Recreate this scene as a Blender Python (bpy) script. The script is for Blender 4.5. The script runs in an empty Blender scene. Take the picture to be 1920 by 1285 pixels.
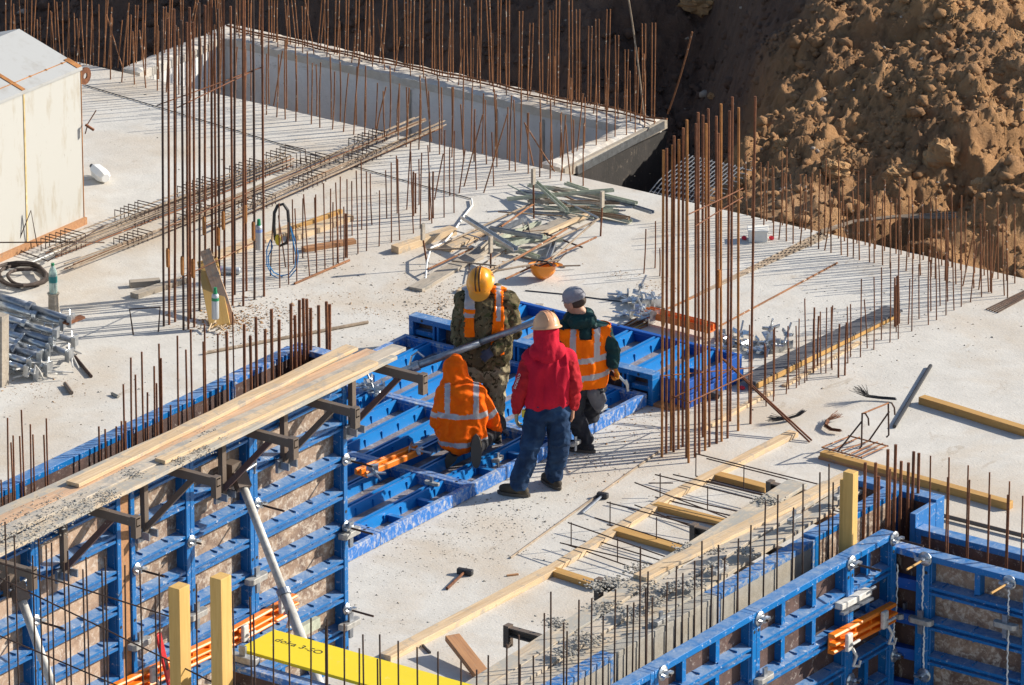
import bpy, math, random
import numpy as np
from mathutils import Vector, Matrix, noise
random.seed(7); rng = np.random.default_rng(5)
S = bpy.context.scene
# ---------------------------------------------------------------- camera, sky, sun
AL = math.radians(54.92); TH = math.atan(.374); FP = 13000.0; DD = 63.4
RV = Vector((math.sin(AL), math.cos(AL), 0)); HV = Vector((-math.cos(AL), math.sin(AL), 0)); ZV = Vector((0, 0, 1))
FV = HV*math.cos(TH) - ZV*math.sin(TH); UV = HV*math.sin(TH) + ZV*math.cos(TH)
CP = -FV*DD
cam = bpy.data.cameras.new("camera"); co = bpy.data.objects.new("camera", cam); S.collection.objects.link(co)
cam.sensor_width = 36; cam.lens = FP/1920*36; cam.clip_start = 1; cam.clip_end = 3000
m = Matrix((RV, UV, -FV)).transposed().to_4x4(); m.translation = CP; co.matrix_world = m
S.camera = co
SUN_EL = math.radians(27.5); sh = Vector((.648, .761, 0)).normalized()
SD = sh*math.cos(SUN_EL) + ZV*math.sin(SUN_EL)
w = bpy.data.worlds.new("World"); S.world = w; w.use_nodes = True
nt = w.node_tree; bg = nt.nodes['Background']; sk = nt.nodes.new('ShaderNodeTexSky'); sk.sky_type = 'NISHITA'; sk.sun_disc = False
sk.sun_elevation = SUN_EL; sk.sun_rotation = math.atan2(sh.x, sh.y); sk.altitude = 100
nt.links.new(sk.outputs[0], bg.inputs[0]); bg.inputs[1].default_value = .10
sl = bpy.data.lights.new("sun", 'SUN'); sl.energy = 4.75; sl.angle = math.radians(.53); sl.color = (1, .925, .80)
so = bpy.data.objects.new("sun", sl); S.collection.objects.link(so)
so.rotation_euler = SD.to_track_quat('Z', 'Y').to_euler()
S.view_settings.view_transform = 'Standard'; S.view_settings.look = 'None'; S.view_settings.exposure = .66; S.view_settings.gamma = 1
S.render.resolution_x = 1024; S.render.resolution_y = 685
S.cycles.max_bounces = 6; S.cycles.use_denoising = True

# ---------------------------------------------------------------- picking points on real planes
def ray(px, py): return FV + RV*((px-960)/FP) - UV*((py-642.5)/FP)
def P(px, py, z=0.0):
    d = ray(px, py); return CP + d*((z-CP.z)/d.z)
def PX(px, py, X):
    d = ray(px, py); return CP + d*((X-CP.x)/d.x)
def PY(px, py, Y):
    d = ray(px, py); return CP + d*((Y-CP.y)/d.y)
def up_to(p, py):      # height above z=0 at which the vertical through p is seen at row py
    v = Vector((p.x, p.y, 0))-CP; d = v.dot(FV); u = v.dot(UV); q = (642.5-py)/FP
    return (q*d-u)/(math.cos(TH)+q*math.sin(TH))
def proj(p):
    v = p-CP; d = v.dot(FV); return (960+FP*v.dot(RV)/d, 642.5-FP*v.dot(UV)/d)

# ---------------------------------------------------------------- mesh helpers
def frame_from(a, b, up=ZV):
    x = (b-a).normalized(); z = up - x*up.dot(x)
    if z.length < 1e-4: z = Vector((0, 1, 0)) - x*x.y
    z.normalize(); y = z.cross(x)
    mm = Matrix((x, y, z)).transposed().to_4x4(); mm.translation = a; return mm
class MB:
    def __init__(s, M=None): s.v = []; s.f = []; s.m = []; s.M = M or Matrix.Identity(4)
    def add(s, vs, fs, mi=0, M=None):
        o = len(s.v); T = s.M @ M if M is not None else s.M
        s.v += [T @ Vector(p) for p in vs]; s.f += [tuple(i+o for i in f) for f in fs]; s.m += [mi]*len(fs)
    def box(s, lo, hi, mi=0, M=None):
        x0, y0, z0 = lo; x1, y1, z1 = hi
        s.add([(x0,y0,z0),(x1,y0,z0),(x1,y1,z0),(x0,y1,z0),(x0,y0,z1),(x1,y0,z1),(x1,y1,z1),(x0,y1,z1)],
              [(0,3,2,1),(4,5,6,7),(0,1,5,4),(1,2,6,5),(2,3,7,6),(3,0,4,7)], mi, M)
    def bar(s, a, b, w, h, up=ZV, mi=0):
        a = Vector(a); b = Vector(b); s.box((0, -w/2, -h/2), ((b-a).length, w/2, h/2), mi, frame_from(a, b, up))
    def tube(s, pts, r, n=6, mi=0, cap=True, closed=False):
        pts = [Vector(p) for p in pts]; k = len(pts); rs = r if isinstance(r, (list, tuple)) else [r]*k
        vs = []; prev = None
        for i, p in enumerate(pts):
            if closed: t = pts[(i+1) % k]-pts[i-1]
            else: t = pts[min(i+1, k-1)]-pts[max(i-1, 0)]
            t.normalize()
            if prev is None:
                u = t.orthogonal().normalized()
            else:
                u = prev - t*prev.dot(t); u.normalize()
            prev = u; v2 = t.cross(u)
            vs += [p + (u*math.cos(a)+v2*math.sin(a))*rs[i] for a in [2*math.pi*j/n for j in range(n)]]
        fs = []
        for i in range(k if closed else k-1):
            for j in range(n):
                a = i*n+j; b = i*n+(j+1) % n; c = ((i+1) % k)*n+(j+1) % n; d = ((i+1) % k)*n+j
                fs.append((a, b, c, d))
        if cap and not closed: fs += [tuple(range(n))[::-1], tuple((k-1)*n+j for j in range(n))]
        s.add(vs, fs, mi)
    def extr(s, poly, a, b, up=ZV, mi=0):       # closed profile (y,z) swept from a to b
        a = Vector(a); b = Vector(b); L = (b-a).length; n = len(poly)
        vs = [(0, y, z) for y, z in poly]+[(L, y, z) for y, z in poly]
        fs = [(i, (i+1) % n, n+(i+1) % n, n+i) for i in range(n)]+[tuple(range(n))[::-1], tuple(range(n, 2*n))]
        s.add(vs, fs, mi, frame_from(a, b, up))
    def lathe(s, prof, M=None, n=16, mi=0, cap=True):   # profile (r,z)
        vs = [(r*math.cos(2*math.pi*j/n), r*math.sin(2*math.pi*j/n), z) for r, z in prof for j in range(n)]
        fs = [(i*n+j, i*n+(j+1) % n, (i+1)*n+(j+1) % n, (i+1)*n+j) for i in range(len(prof)-1) for j in range(n)]
        if cap: fs += [tuple(range(n))[::-1], tuple((len(prof)-1)*n+j for j in range(n))]
        s.add(vs, fs, mi, M)
    def ball(s, c, r, mi=0, n=8, sc=(1, 1, 1), R=None):
        k = n; prof = [(math.sin(math.pi*i/k)*1.0+1e-4, -math.cos(math.pi*i/k)) for i in range(k+1)]
        M = Matrix.Translation(c) @ (R.to_4x4() if R else Matrix.Identity(4)) @ Matrix.Diagonal((r*sc[0], r*sc[1], r*sc[2], 1))
        s.lathe(prof, M, n+2, mi)
    def build(s, name, mats, parent=None, smooth=False, origin=None, bevel=0):
        me = bpy.data.meshes.new(name)
        if origin is not None: T = (origin if isinstance(origin, Matrix) else Matrix.Translation(origin))
        else: T = Matrix.Identity(4)
        Ti = T.inverted(); me.from_pydata([tuple(Ti @ p) for p in s.v], [], s.f)
        for mt in (mats if isinstance(mats, (list, tuple)) else [mats]): me.materials.append(mt)
        if max(s.m, default=0) > 0: me.polygons.foreach_set('material_index', s.m)
        if smooth: me.polygons.foreach_set('use_smooth', [True]*len(s.f))
        me.update()
        o = bpy.data.objects.new(name, me); S.collection.objects.link(o)
        if parent is not None:
            o.parent = parent; o.matrix_basis = mat_w(parent).inverted() @ T
        else: o.matrix_basis = T
        if bevel:
            bv = o.modifiers.new('b', 'BEVEL'); bv.width = bevel; bv.segments = 2; bv.limit_method = 'ANGLE'
        return o
def mat_w(o):
    return (mat_w(o.parent) @ o.matrix_basis) if o.parent else o.matrix_basis.copy()
def tag(o, label=None, cat=None, group=None, kind=None):
    if label: o['label'] = label
    if cat: o['category'] = cat
    if group: o['group'] = group
    if kind: o['kind'] = kind
    return o
def thing(name, label, cat, loc=(0, 0, 0), group=None):
    o = bpy.data.objects.new(name, None); S.collection.objects.link(o); o.empty_display_size = .1
    o.matrix_basis = loc if isinstance(loc, Matrix) else Matrix.Translation(Vector(loc))
    return tag(o, label, cat, group)
def copy_thing(o, M=None):
    c = o.copy(); S.collection.objects.link(c)
    if M is not None: c.matrix_basis = M
    for ch in [k for k in ALLCH(o)]:
        k = ch.copy(); S.collection.objects.link(k); k.parent = c
        for g in ALLCH(ch):
            q = g.copy(); S.collection.objects.link(q); q.parent = k
    return c
def ALLCH(o): return [k for k in bpy.data.objects if k.parent == o]

# ---------------------------------------------------------------- materials
def mat(name, col=(.5, .5, .5), rough=.7, metal=0.0):
    mt = bpy.data.materials.new(name); mt.use_nodes = True
    b = mt.node_tree.nodes['Principled BSDF']
    b.inputs['Base Color'].default_value = (*col, 1); b.inputs['Roughness'].default_value = rough; b.inputs['Metallic'].default_value = metal
    return mt
class NG:
    def __init__(s, mt): s.t = mt.node_tree; s.b = s.t.nodes['Principled BSDF']; s.tc = s.t.nodes.new('ShaderNodeTexCoord')
    def n(s, k, **kw):
        nd = s.t.nodes.new(k)
        for a, v in kw.items(): setattr(nd, a, v)
        return nd
    def l(s, a, b): s.t.links.new(a, b)
    def coord(s, scale=(1, 1, 1), kind='Object', rnd=True):
        mp = s.n('ShaderNodeMapping'); mp.inputs['Scale'].default_value = scale
        s.l(s.tc.outputs[kind], mp.inputs[0])
        if rnd and kind == 'Object':
            oi = s.n('ShaderNodeObjectInfo'); mm = s.n('ShaderNodeMath', operation='MULTIPLY'); mm.inputs[1].default_value = 37.0
            s.l(oi.outputs['Random'], mm.inputs[0]); cb = s.n('ShaderNodeCombineXYZ'); s.l(mm.outputs[0], cb.inputs[0]); s.l(mm.outputs[0], cb.inputs[2]); s.l(cb.outputs[0], mp.inputs['Location'])
        return mp.outputs[0]
    def noise(s, co, scale, detail=6, rough=.6, dist=0):
        t = s.n('ShaderNodeTexNoise'); t.inputs['Scale'].default_value = scale; t.inputs['Detail'].default_value = detail
        t.inputs['Roughness'].default_value = rough; t.inputs['Distortion'].default_value = dist; s.l(co, t.inputs['Vector']); return t.outputs['Fac']
    def ramp(s, fac, stops):
        r = s.n('ShaderNodeValToRGB'); e = r.color_ramp.elements
        while len(e) < len(stops): e.new(.5)
        for i, (p, c) in enumerate(stops):
            e[i].position = p; e[i].color = (*(c if isinstance(c, tuple) else (c, c, c)), 1)
        s.l(fac, r.inputs[0]); return r.outputs[0]
    def mix(s, fac, a, b, mode='MIX'):
        x = s.n('ShaderNodeMix', data_type='RGBA', blend_type=mode)
        if isinstance(fac, (int, float)): x.inputs[0].default_value = fac
        else: s.l(fac, x.inputs[0])
        for i, v in ((6, a), (7, b)):
            if isinstance(v, tuple): x.inputs[i].default_value = (*v, 1)
            else: s.l(v, x.inputs[i])
        return x.outputs[2]
    def bump(s, h, strength=.3, dist=.01):
        bp = s.n('ShaderNodeBump'); bp.inputs['Strength'].default_value = strength; bp.inputs['Distance'].default_value = dist
        s.l(h, bp.inputs['Height']); s.l(bp.outputs[0], s.b.inputs['Normal'])
    def col(s, c): s.l(c, s.b.inputs['Base Color'])

def m_concrete(name, base, dark, brown, speck=.5, sc=1.0):
    mt = mat(name, base, .9); g = NG(mt); c = g.coord((1, 1, 1), rnd=False)
    n1 = g.noise(c, .55*sc, 6, .65, .4); n2 = g.noise(c, 2.6*sc, 8, .75, .2); n3 = g.noise(c, 38*sc, 4, .7)
    a = g.mix(g.ramp(n2, [(.3, 0), (.75, 1)]), base, dark)
    a = g.mix(g.ramp(n1, [(.46, 0), (.66, .6)]), a, brown)
    n4 = g.noise(g.coord((1.0, .45, 1), rnd=False), 4.2*sc, 7, .8, .8); a = g.mix(g.ramp(n4, [(.60, 0), (.66, .45)]), a, tuple(x*.72 for x in brown))
    a = g.mix(g.ramp(g.noise(c, 9*sc, 5, .7), [(.60, 0), (.70, .35)]), a, tuple(x*.62 for x in base))
    a = g.mix(g.ramp(n3, [(.63, 0), (.72, speck)]), a, tuple(x*.35 for x in base))
    g.col(a)
    ad = g.n('ShaderNodeMath', operation='ADD'); g.l(n2, ad.inputs[0]); g.l(n3, ad.inputs[1]); g.bump(ad.outputs[0], .35, .012); return mt
M_SLAB = m_concrete('slab_concrete', (.60, .575, .53), (.46, .44, .405), (.45, .355, .25), .9)
M_WALLC = m_concrete('wall_concrete', (.80, .785, .77), (.70, .69, .675), (.42, .38, .33), .3)
M_RIM = m_concrete('rim_concrete', (.66, .63, .58), (.42, .38, .33), (.55, .44, .32), .9, 3)
M_CRUST = m_concrete('crusted_mortar', (.40, .38, .34), (.24, .225, .2), (.33, .28, .21), .9, 4)

def m_paint(name, blue, dark, wear=.5, wcol=(.62, .60, .56), rough=.38, sc=1.0, dust=0, soft=0):
    mt = mat(name, blue, rough); g = NG(mt); c = g.coord((1, 1, 1))
    a = g.mix(g.noise(c, 3*sc, 4), blue, dark)
    c3 = g.coord((1, 1, .6)); n = g.noise(c3, 22*sc, 10, .8, .3); lo = .66-.17*wear
    wf = g.ramp(n, [(lo, 0), (lo+.05+.14*soft, 1-.35*soft)])
    n2 = g.noise(c, 60*sc, 3, .7); wf2 = g.ramp(n2, [(.70-.04*wear, 0), (.74, 1)])
    mx = g.n('ShaderNodeMath', operation='MAXIMUM'); g.l(wf, mx.inputs[0]); g.l(wf2, mx.inputs[1])
    if dust:      # cement dust lying on the upward faces
        ge = g.n('ShaderNodeNewGeometry'); sp = g.n('ShaderNodeSeparateXYZ'); g.l(ge.outputs['True Normal'], sp.inputs[0])
        uz = g.ramp(sp.outputs[2], [(.5, 0), (.75, 1)]); nn = g.ramp(g.noise(c, 9, 9, .8, .5), [(.36, 0), (.72, dust)])
        ml = g.n('ShaderNodeMath', operation='MULTIPLY'); g.l(uz, ml.inputs[0]); g.l(nn, ml.inputs[1]); a = g.mix(ml.outputs[0], a, (.34, .41, .50))
    a = g.mix(mx.outputs[0], a, wcol); g.col(a)
    r = g.n('ShaderNodeMapRange'); r.inputs[3].default_value = rough; r.inputs[4].default_value = .9; g.l(mx.outputs[0], r.inputs[0]); g.l(r.outputs[0], g.b.inputs['Roughness'])
    g.bump(n, .15, .006); return mt
BLU = (.004, .155, .45); BLD = (.003, .10, .31)
M_BLUE = m_paint('blue_frame_paint', BLU, BLD, .46, (.50, .52, .56), dust=.85)
M_BLUEW = m_paint('worn_blue_paint', (.02, .17, .52), (.01, .11, .40), 1.0, (.50, .49, .46), dust=.8, soft=.45)
M_BLUEC = m_paint('clean_blue_paint', (.004, .20, .56), (.003, .13, .41), .22, (.42, .48, .58), dust=.15)
M_BLUED = m_paint('blue_paint_deep', (.010, .095, .40), (.006, .06, .29), .25, (.40, .40, .42))
M_BLUEX = m_paint('mortar_caked_blue', BLU, BLD, 1.25, (.38, .36, .32), .7, soft=.6)
M_ORANGE = m_paint('orange_waler_paint', (.86, .24, .012), (.74, .17, .01), .12, (.5, .42, .35), .45)
M_ORANGEF = m_paint('weathered_orange', (.74, .17, .02), (.62, .13, .015), .15, (.55, .35, .25), .6)
M_RED = m_paint('red_level', (.55, .015, .02), (.45, .01, .015), .05, (.5, .5, .5), .4)
M_YEL = m_paint('yellow_panel_coat', (.80, .62, .01), (.72, .54, .01), .28, (.74, .64, .22), .5, .6)
M_WHITE = None
def m_ply(name, base, dark, spl=(.50, .46, .40), k=.5):
    mt = mat(name, base, .7); g = NG(mt); c = g.coord((1.6, 1.6, .8))
    a = g.mix(g.ramp(g.noise(c, 2.2, 7, .7, .8), [(.38, 0), (.62, 1)]), base, dark)
    a = g.mix(g.ramp(g.noise(c, 11, 8, .75, .5), [(.62-.14*k, 0), (.70-.1*k, .8)]), a, spl)
    a = g.mix(g.ramp(g.noise(c, 45, 4, .7), [(.66, 0), (.72, .9)]), a, tuple(min(1, x*1.5) for x in spl)); g.col(a)
    g.bump(g.noise(c, 25, 6), .3, .01); return mt
M_PLY = m_ply('form_plywood', (.33, .23, .16), (.13, .08, .06), (.54, .47, .39), .95)
M_PLYD = m_ply('dark_form_plywood', (.10, .055, .045), (.05, .028, .026), (.34, .30, .27), .35)
M_PLYL = m_ply('pale_form_plywood', (.48, .34, .24), (.28, .18, .125), (.58, .50, .42), .8)
M_PLYW = m_ply('lying_form_plywood', (.26, .235, .25), (.15, .13, .145), (.46, .44, .43), .5)

def m_wood(name, base, dark, dirt=.0, dcol=(.2, .19, .17), rough=.75):
    mt = mat(name, base, rough); g = NG(mt); c = g.coord((1.2, 22, 22)); c2 = g.coord((1, 1, 1))
    a = g.mix(g.ramp(g.noise(c, 1.6, 6, .65, .8), [(.35, 0), (.68, 1)]), base, dark)
    a = g.mix(g.ramp(g.noise(c2, 1.4, 3), [(.45, 0), (.7, .5)]), a, tuple(x*.72 for x in base))
    a = g.mix(g.ramp(g.noise(c2, 14, 2, .5), [(.74, 0), (.78, .8)]), a, tuple(x*.35 for x in base))
    if dirt:
        a = g.mix(g.ramp(g.noise(c2, 5, 9, .8, .7), [(.60-.16*dirt, 0), (.68-.12*dirt, .9)]), a, dcol)
        a = g.mix(g.ramp(g.noise(c2, 40, 4, .8), [(.62, 0), (.68, .8)]), a, dcol)
    g.col(a); g.bump(g.noise(c, 3, 5), .25, .004); return mt
M_PINE = m_wood('fresh_pine', (.66, .50, .32), (.46, .31, .17), .55, (.34, .30, .25))
M_PINEG = m_wood('greyed_pine', (.58, .50, .40), (.40, .33, .25), .8, (.30, .29, .27))
M_PINER = m_wood('barked_pine', (.62, .42, .27), (.42, .24, .14), .5, (.33, .28, .22))
M_PINED = m_wood('cement_dusted_pine', (.60, .50, .37), (.40, .30, .20), 1.1, (.33, .32, .29))
M_OCHRE = m_wood('yellow_timber', (.52, .31, .10), (.40, .21, .06), .1, (.30, .18, .09))
M_POST = m_wood('post_timber', (.66, .42, .14), (.54, .32, .09))
M_OLD = m_wood('grey_old_timber', (.42, .37, .30), (.28, .23, .18), .5)
M_BROWN = m_wood('reddish_timber', (.46, .24, .11), (.32, .15, .07), .1)

def m_rust(name, base, hi, sc=30.0, metal=.25, spots=0):
    mt = mat(name, base, .8, metal); g = NG(mt); c = g.coord((1, 1, 1))
    a = g.mix(g.ramp(g.noise(c, sc, 5, .7), [(.35, 0), (.7, 1)]), base, hi)
    a = g.mix(g.ramp(g.noise(c, 3, 3, .6), [(.4, 0), (.65, .75)]), a, tuple(x*.55 for x in base))
    if spots: a = g.mix(g.ramp(g.noise(c, 16, 5, .8), [(.66-.1*spots, 0), (.70-.1*spots, .9)]), a, (.66, .58, .48))
    g.col(a); g.bump(g.noise(c, 60, 3), .3, .003); return mt
M_RUST = m_rust('rusty_steel', (.14, .052, .026), (.29, .115, .048))
M_RUSTL = m_rust('light_rusty_steel', (.21, .085, .035), (.35, .155, .065), 30, .15, .55)
M_RUSTD = m_rust('dark_rusty_steel', (.055, .035, .030), (.13, .07, .045))
M_RUSTO = m_rust('orange_rust', (.34, .14, .04), (.48, .22, .07))
M_BRACK = m_paint('bare_bracket_steel', (.11, .095, .075), (.15, .10, .075), .25, (.34, .33, .28), .6)
M_BRACKR = m_paint('brown_primed_steel', (.085, .04, .045), (.12, .07, .05), .12, (.3, .28, .26), .6)
def m_galv(name, base, rough=.38, metal=.75):
    mt = mat(name, base, rough, metal); g = NG(mt); c = g.coord((1, 1, 1))
    g.col(g.mix(g.ramp(g.noise(c, 18, 6, .7), [(.35, 0), (.7, 1)]), base, tuple(x*.55 for x in base)))
    g.bump(g.noise(c, 40, 4), .15, .004); return mt
M_GALV = m_galv('galvanised_steel', (.60, .63, .66), .32, .85); M_GALVD = m_galv('dull_galvanised', (.34, .37, .42), .4, .7)
M_GALVL = m_galv('cement_splashed_steel', (.66, .64, .60), .7, .15)
M_CHAN = m_galv('pale_green_channel', (.52, .55, .44), .55, .2)
M_STICK = m_rust('brown_stick', (.24, .15, .09), (.38, .27, .17), 20, 0, .4)
M_BARG = m_rust('dusty_bar', (.27, .20, .14), (.40, .32, .24), 25, .1, .5)
M_BLACK = mat('black_rubber', (.018, .017, .018), .6); M_BLACKG = mat('dark_steel', (.05, .05, .055), .5, .5)
M_HOSEB = mat('blue_hose', (.02, .20, .46), .5); M_CABW = mat('white_cable', (.72, .72, .70), .6)
M_TEXT = mat('black_stencil', (.02, .02, .02), .8)
M_CHIP = m_concrete('debris_chips', (.30, .27, .23), (.14, .13, .11), (.34, .26, .17), .5, 8)
# ---------------------------------------------------------------- slab, stair pit, terrain
EY = 4.22
def struct(mb, name, mt, **k): return tag(mb.build(name, mt, **k), kind='structure')
# one continuous top sheet
mb = MB(); th = .35
poly = [(-30, -40), (40, -40), (40, EY-.06), (-30, EY-.06)]
n = len(poly)
mb.add([(x, y, 0) for x, y in poly]+[(x, y, -th) for x, y in poly], [(0, 1, 2, 3), (7, 6, 5, 4)]+[(i, i+n, (i+1) % n+n, (i+1) % n) for i in range(n)])
struct(mb, 'concrete_slab', M_SLAB)
def rough_top(name, x0, x1, y0, y1, z, depth, mt, amp=.012, step=.05):
    nx = max(2, int((x1-x0)/step)); ny = max(2, int((y1-y0)/step)); b = MB(); vs = []; 
    for j in range(ny+1):
        for i in range(nx+1):
            x = x0+(x1-x0)*i/nx; y = y0+(y1-y0)*j/ny
            e = (i in (0, nx)) or (j in (0, ny))
            vs.append((x+(noise.noise(Vector((x*9, y*9, 1)))*.012 if e else 0), y+(noise.noise(Vector((x*9, y*9, 4)))*.012 if e else 0), z+noise.fractal(Vector((x*6, y*6, z)), .8, 2, 4)*amp - (amp if e else 0)))
    fs = [(j*(nx+1)+i, j*(nx+1)+i+1, (j+1)*(nx+1)+i+1, (j+1)*(nx+1)+i) for j in range(ny) for i in range(nx)]
    ring = [i for i in range(nx+1)]+[j*(nx+1)+nx for j in range(1, ny+1)]+[ny*(nx+1)+i for i in range(nx-1, -1, -1)]+[j*(nx+1) for j in range(ny-1, 0, -1)]
    o = len(vs); vs += [(vs[k][0], vs[k][1], z-depth) for k in ring]; L = len(ring)
    fs += [(ring[(k+1) % L], ring[k], o+k, o+(k+1) % L) for k in range(L)]
    b.add(vs, fs); return b.build(name, mt)
def wall(name, x0, x1, y0, y1, z0, z1, label, mt=M_WALLC):
    t = thing(name, label, 'wall', ((x0+x1)/2, (y0+y1)/2, z0))
    b = MB(); b.box((x0+.012, y0+.012, z0), (x1-.012, y1-.012, z1-.05)); b.build('wall_body', mt, t)
    r = rough_top('wall_top', x0, x1, y0, y1, z1, .10, M_RIM, .018); r.parent = t; r.matrix_basis = mat_w(t).inverted()
    return t
wall('pit_wall', -7.84, -2.39, 5.63, 6.04, -3.2, .03, 'long grey concrete pit wall with a ragged white top, farthest from the slab')
wall('pit_wall', -7.84, -7.60, EY, 5.63, -3.2, .03, 'short sunlit concrete pit wall at the left end of the opening')
wall('pit_wall', -2.62, -2.39, EY, 5.63, -3.2, .03, 'short concrete pit wall with ragged top at the right end of the opening')
b = MB(); b.box((-7.6, EY, -3.3), (-2.6, 5.63, -3.2)); struct(b, 'pit_floor', M_WALLC)
# vertical pour joints on the far pit wall
for px in (765, 927, 1015):
    q = PY(px, 200, 5.6); b = MB(); b.box((q.x-.012, 5.632, -3), (q.x+.012, 5.643, -.1))
    o = b.build('joint_strip', M_CRUST); tag(o, {765: 'dark vertical pour joint on the far pit wall, leftmost', 927: 'dark vertical pour joint on the far pit wall, middle one', 1015: 'dark vertical pour joint on the far pit wall, nearest its right end'}[px], 'joint strip')
# dark waterproof sheet and steel edge on the outside of the right pit wall
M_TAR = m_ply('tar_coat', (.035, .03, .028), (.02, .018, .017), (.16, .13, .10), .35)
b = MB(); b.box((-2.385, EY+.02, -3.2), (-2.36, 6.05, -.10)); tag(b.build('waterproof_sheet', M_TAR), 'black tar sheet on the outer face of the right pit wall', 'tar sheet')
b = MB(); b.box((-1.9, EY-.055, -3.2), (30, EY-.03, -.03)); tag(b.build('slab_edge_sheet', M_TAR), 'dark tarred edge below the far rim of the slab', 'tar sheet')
b = MB(); b.extr([(0, 0), (.05, 0), (.05, .02), (.01, .02), (.01, .07), (.05, .07), (.05, .085), (0, .085)], (-2.33, 4.45, -.10), (-2.35, 6.0, -.06)); tag(b.build('edge_channel', M_GALV), 'bright steel channel along the right edge of the pit rim', 'steel channel')
b = MB(); b.bar((-2.37, 4.25, -.04), (-2.37, 6.05, -.02), .04, .10); tag(b.build('edge_board', M_OLD), 'old timber batten above the bright steel channel at the pit rim', 'batten')

# --- terrain: one sheet, fine where the bank shows, stretched to the horizon
def vnoise(x, y, seed):
    xi = np.floor(x).astype(int); yi = np.floor(y).astype(int); fx = x-xi; fy = y-yi
    tb = np.random.default_rng(seed).random(65536)
    h = lambda a, b: tb[((a*73856093) ^ (b*19349663)) & 65535]
    u = fx*fx*(3-2*fx); v = fy*fy*(3-2*fy)
    return (h(xi, yi)*(1-u)+h(xi+1, yi)*u)*(1-v)+(h(xi, yi+1)*(1-u)+h(xi+1, yi+1)*u)*v
def fbm(x, y, seed, o=6, g=.55):
    a = 1; t = 0; s = 0
    for k in range(o):
        t = t+a*(vnoise(x, y, seed+k)*2-1); s += a; a *= g; x, y = x*2.03+7.1, y*2.03-3.7
    return t/s
rr = np.concatenate([-np.geomspace(900, 8.2, 26), np.arange(-8, 8.01, .028), np.geomspace(8.2, 900, 26)])
dd = np.concatenate([-np.geomspace(900, 2.2, 20), np.arange(-2, 17.01, .034), np.geomspace(17.3, 1500, 26)])
Rg, Dg = np.meshgrid(rr, dd)
RV2 = (RV.x, RV.y); HV2 = (HV.x, HV.y)
X = Rg*RV2[0]+Dg*HV2[0]; Y = Rg*RV2[1]+Dg*HV2[1]
def sm(a, b, x): t = np.clip((x-a)/(b-a), 0, 1); return t*t*(3-2*t)
# toe of the bank: behind the pit the ground is deep, on the right it rises right behind the slab edge
right = sm(-2.2, -1.0, X+.6*np.maximum(Y-6.0, 0))
toe = np.where(X < -2.2, 7.1, 7.1)*(1-right)+4.5*right
z0 = -1.7*(1-right)-.22*right
s_dark, s_lit = .74, .33; run = np.maximum(Y-toe, 0)
h2_ = z0+np.maximum(Y-toe, 0)*.27; S_ = (Dg*math.sin(TH)*.95+h2_*math.cos(TH))*.98
edge = np.maximum(1.62, 1.72+(S_-2.11)*1.29)
q = sm(-.95, .25, Rg-edge+.55*fbm(X*1.1, Y*1.1, 3, 5))      # 0: steep face in shade, 1: raking light
H1 = z0+np.maximum(Y-7.1-.6*right, 0)*s_dark+.12*run*right; H2 = z0+run*s_lit+.05*sm(0, .8, run)
hgt = H1*(1-q)+H2*q
hgt = np.where(hgt > 3.2, 3.2+(hgt-3.2)*.35, hgt)
big = fbm(X*.9, Y*.9, 11, 4)
amp = sm(-.2, .6, run)
hgt = hgt+amp*q*(.30*big+.17*fbm(X*2.6,Y*2.6,41,6,.62))+amp*(1-q)*(.16*big+.10*fbm(X*2.2,Y*2.2,43,6,.6))-amp*.07*(1-np.abs(fbm(X*1.7,Y*1.7,47,5,.6))*3).clip(0,1)
# gully running away from the camera on the right and the mound beside it
def G2(px, py, z=0): p = P(px, py, z); return p.x, p.y
gx0, gy0 = G2(1600, 345, .5); gx1, gy1 = G2(1925, 140, 1.2)
ux, uy = gx1-gx0, gy1-gy0; L = math.hypot(ux, uy); ux /= L; uy /= L
tt = (X-gx0)*ux+(Y-gy0)*uy; dd2 = (X-gx0)*uy-(Y-gy0)*ux+.12*fbm(X*1.5, Y*1.5, 23, 3)
band = sm(-.8, .5, tt)
hgt = hgt-band*.34*np.exp(-(dd2/.30)**2)+band*.34*np.exp(-((dd2-.78)/.40)**2)+band*.06*np.exp(-((dd2+.75)/.4)**2)
def mound(px, py, z, r, h, ry=None):
    global hgt
    cx, cy = G2(px, py, z); a = (X-cx)*RV2[0]+(Y-cy)*RV2[1]; c_ = (X-cx)*HV2[0]+(Y-cy)*HV2[1]
    rad = np.sqrt((a/r)**2+(c_/(ry or r))**2)*(1+.25*fbm(X*3, Y*3, int(px), 3)); hgt = hgt+h*np.clip(1-rad**2, 0, 1)**.8
mound(1765, 325, .4, .24, .30); mound(1650, 335, .35, .16, .16); mound(1480, 320, .4, .5, .10); mound(1420, 200, 1.0, .6, .12)
mound(1890, 330, .6, .6, .16); mound(1330, 30, 2.6, .4, .35); mound(1880, 215, 1.0, .35, .16, .7); mound(1560, 90, 2.0, .5, .14, .8)
mound(1385, 250, .9, .30, .14); mound(1545, 330, .4, .25, .12)
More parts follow.
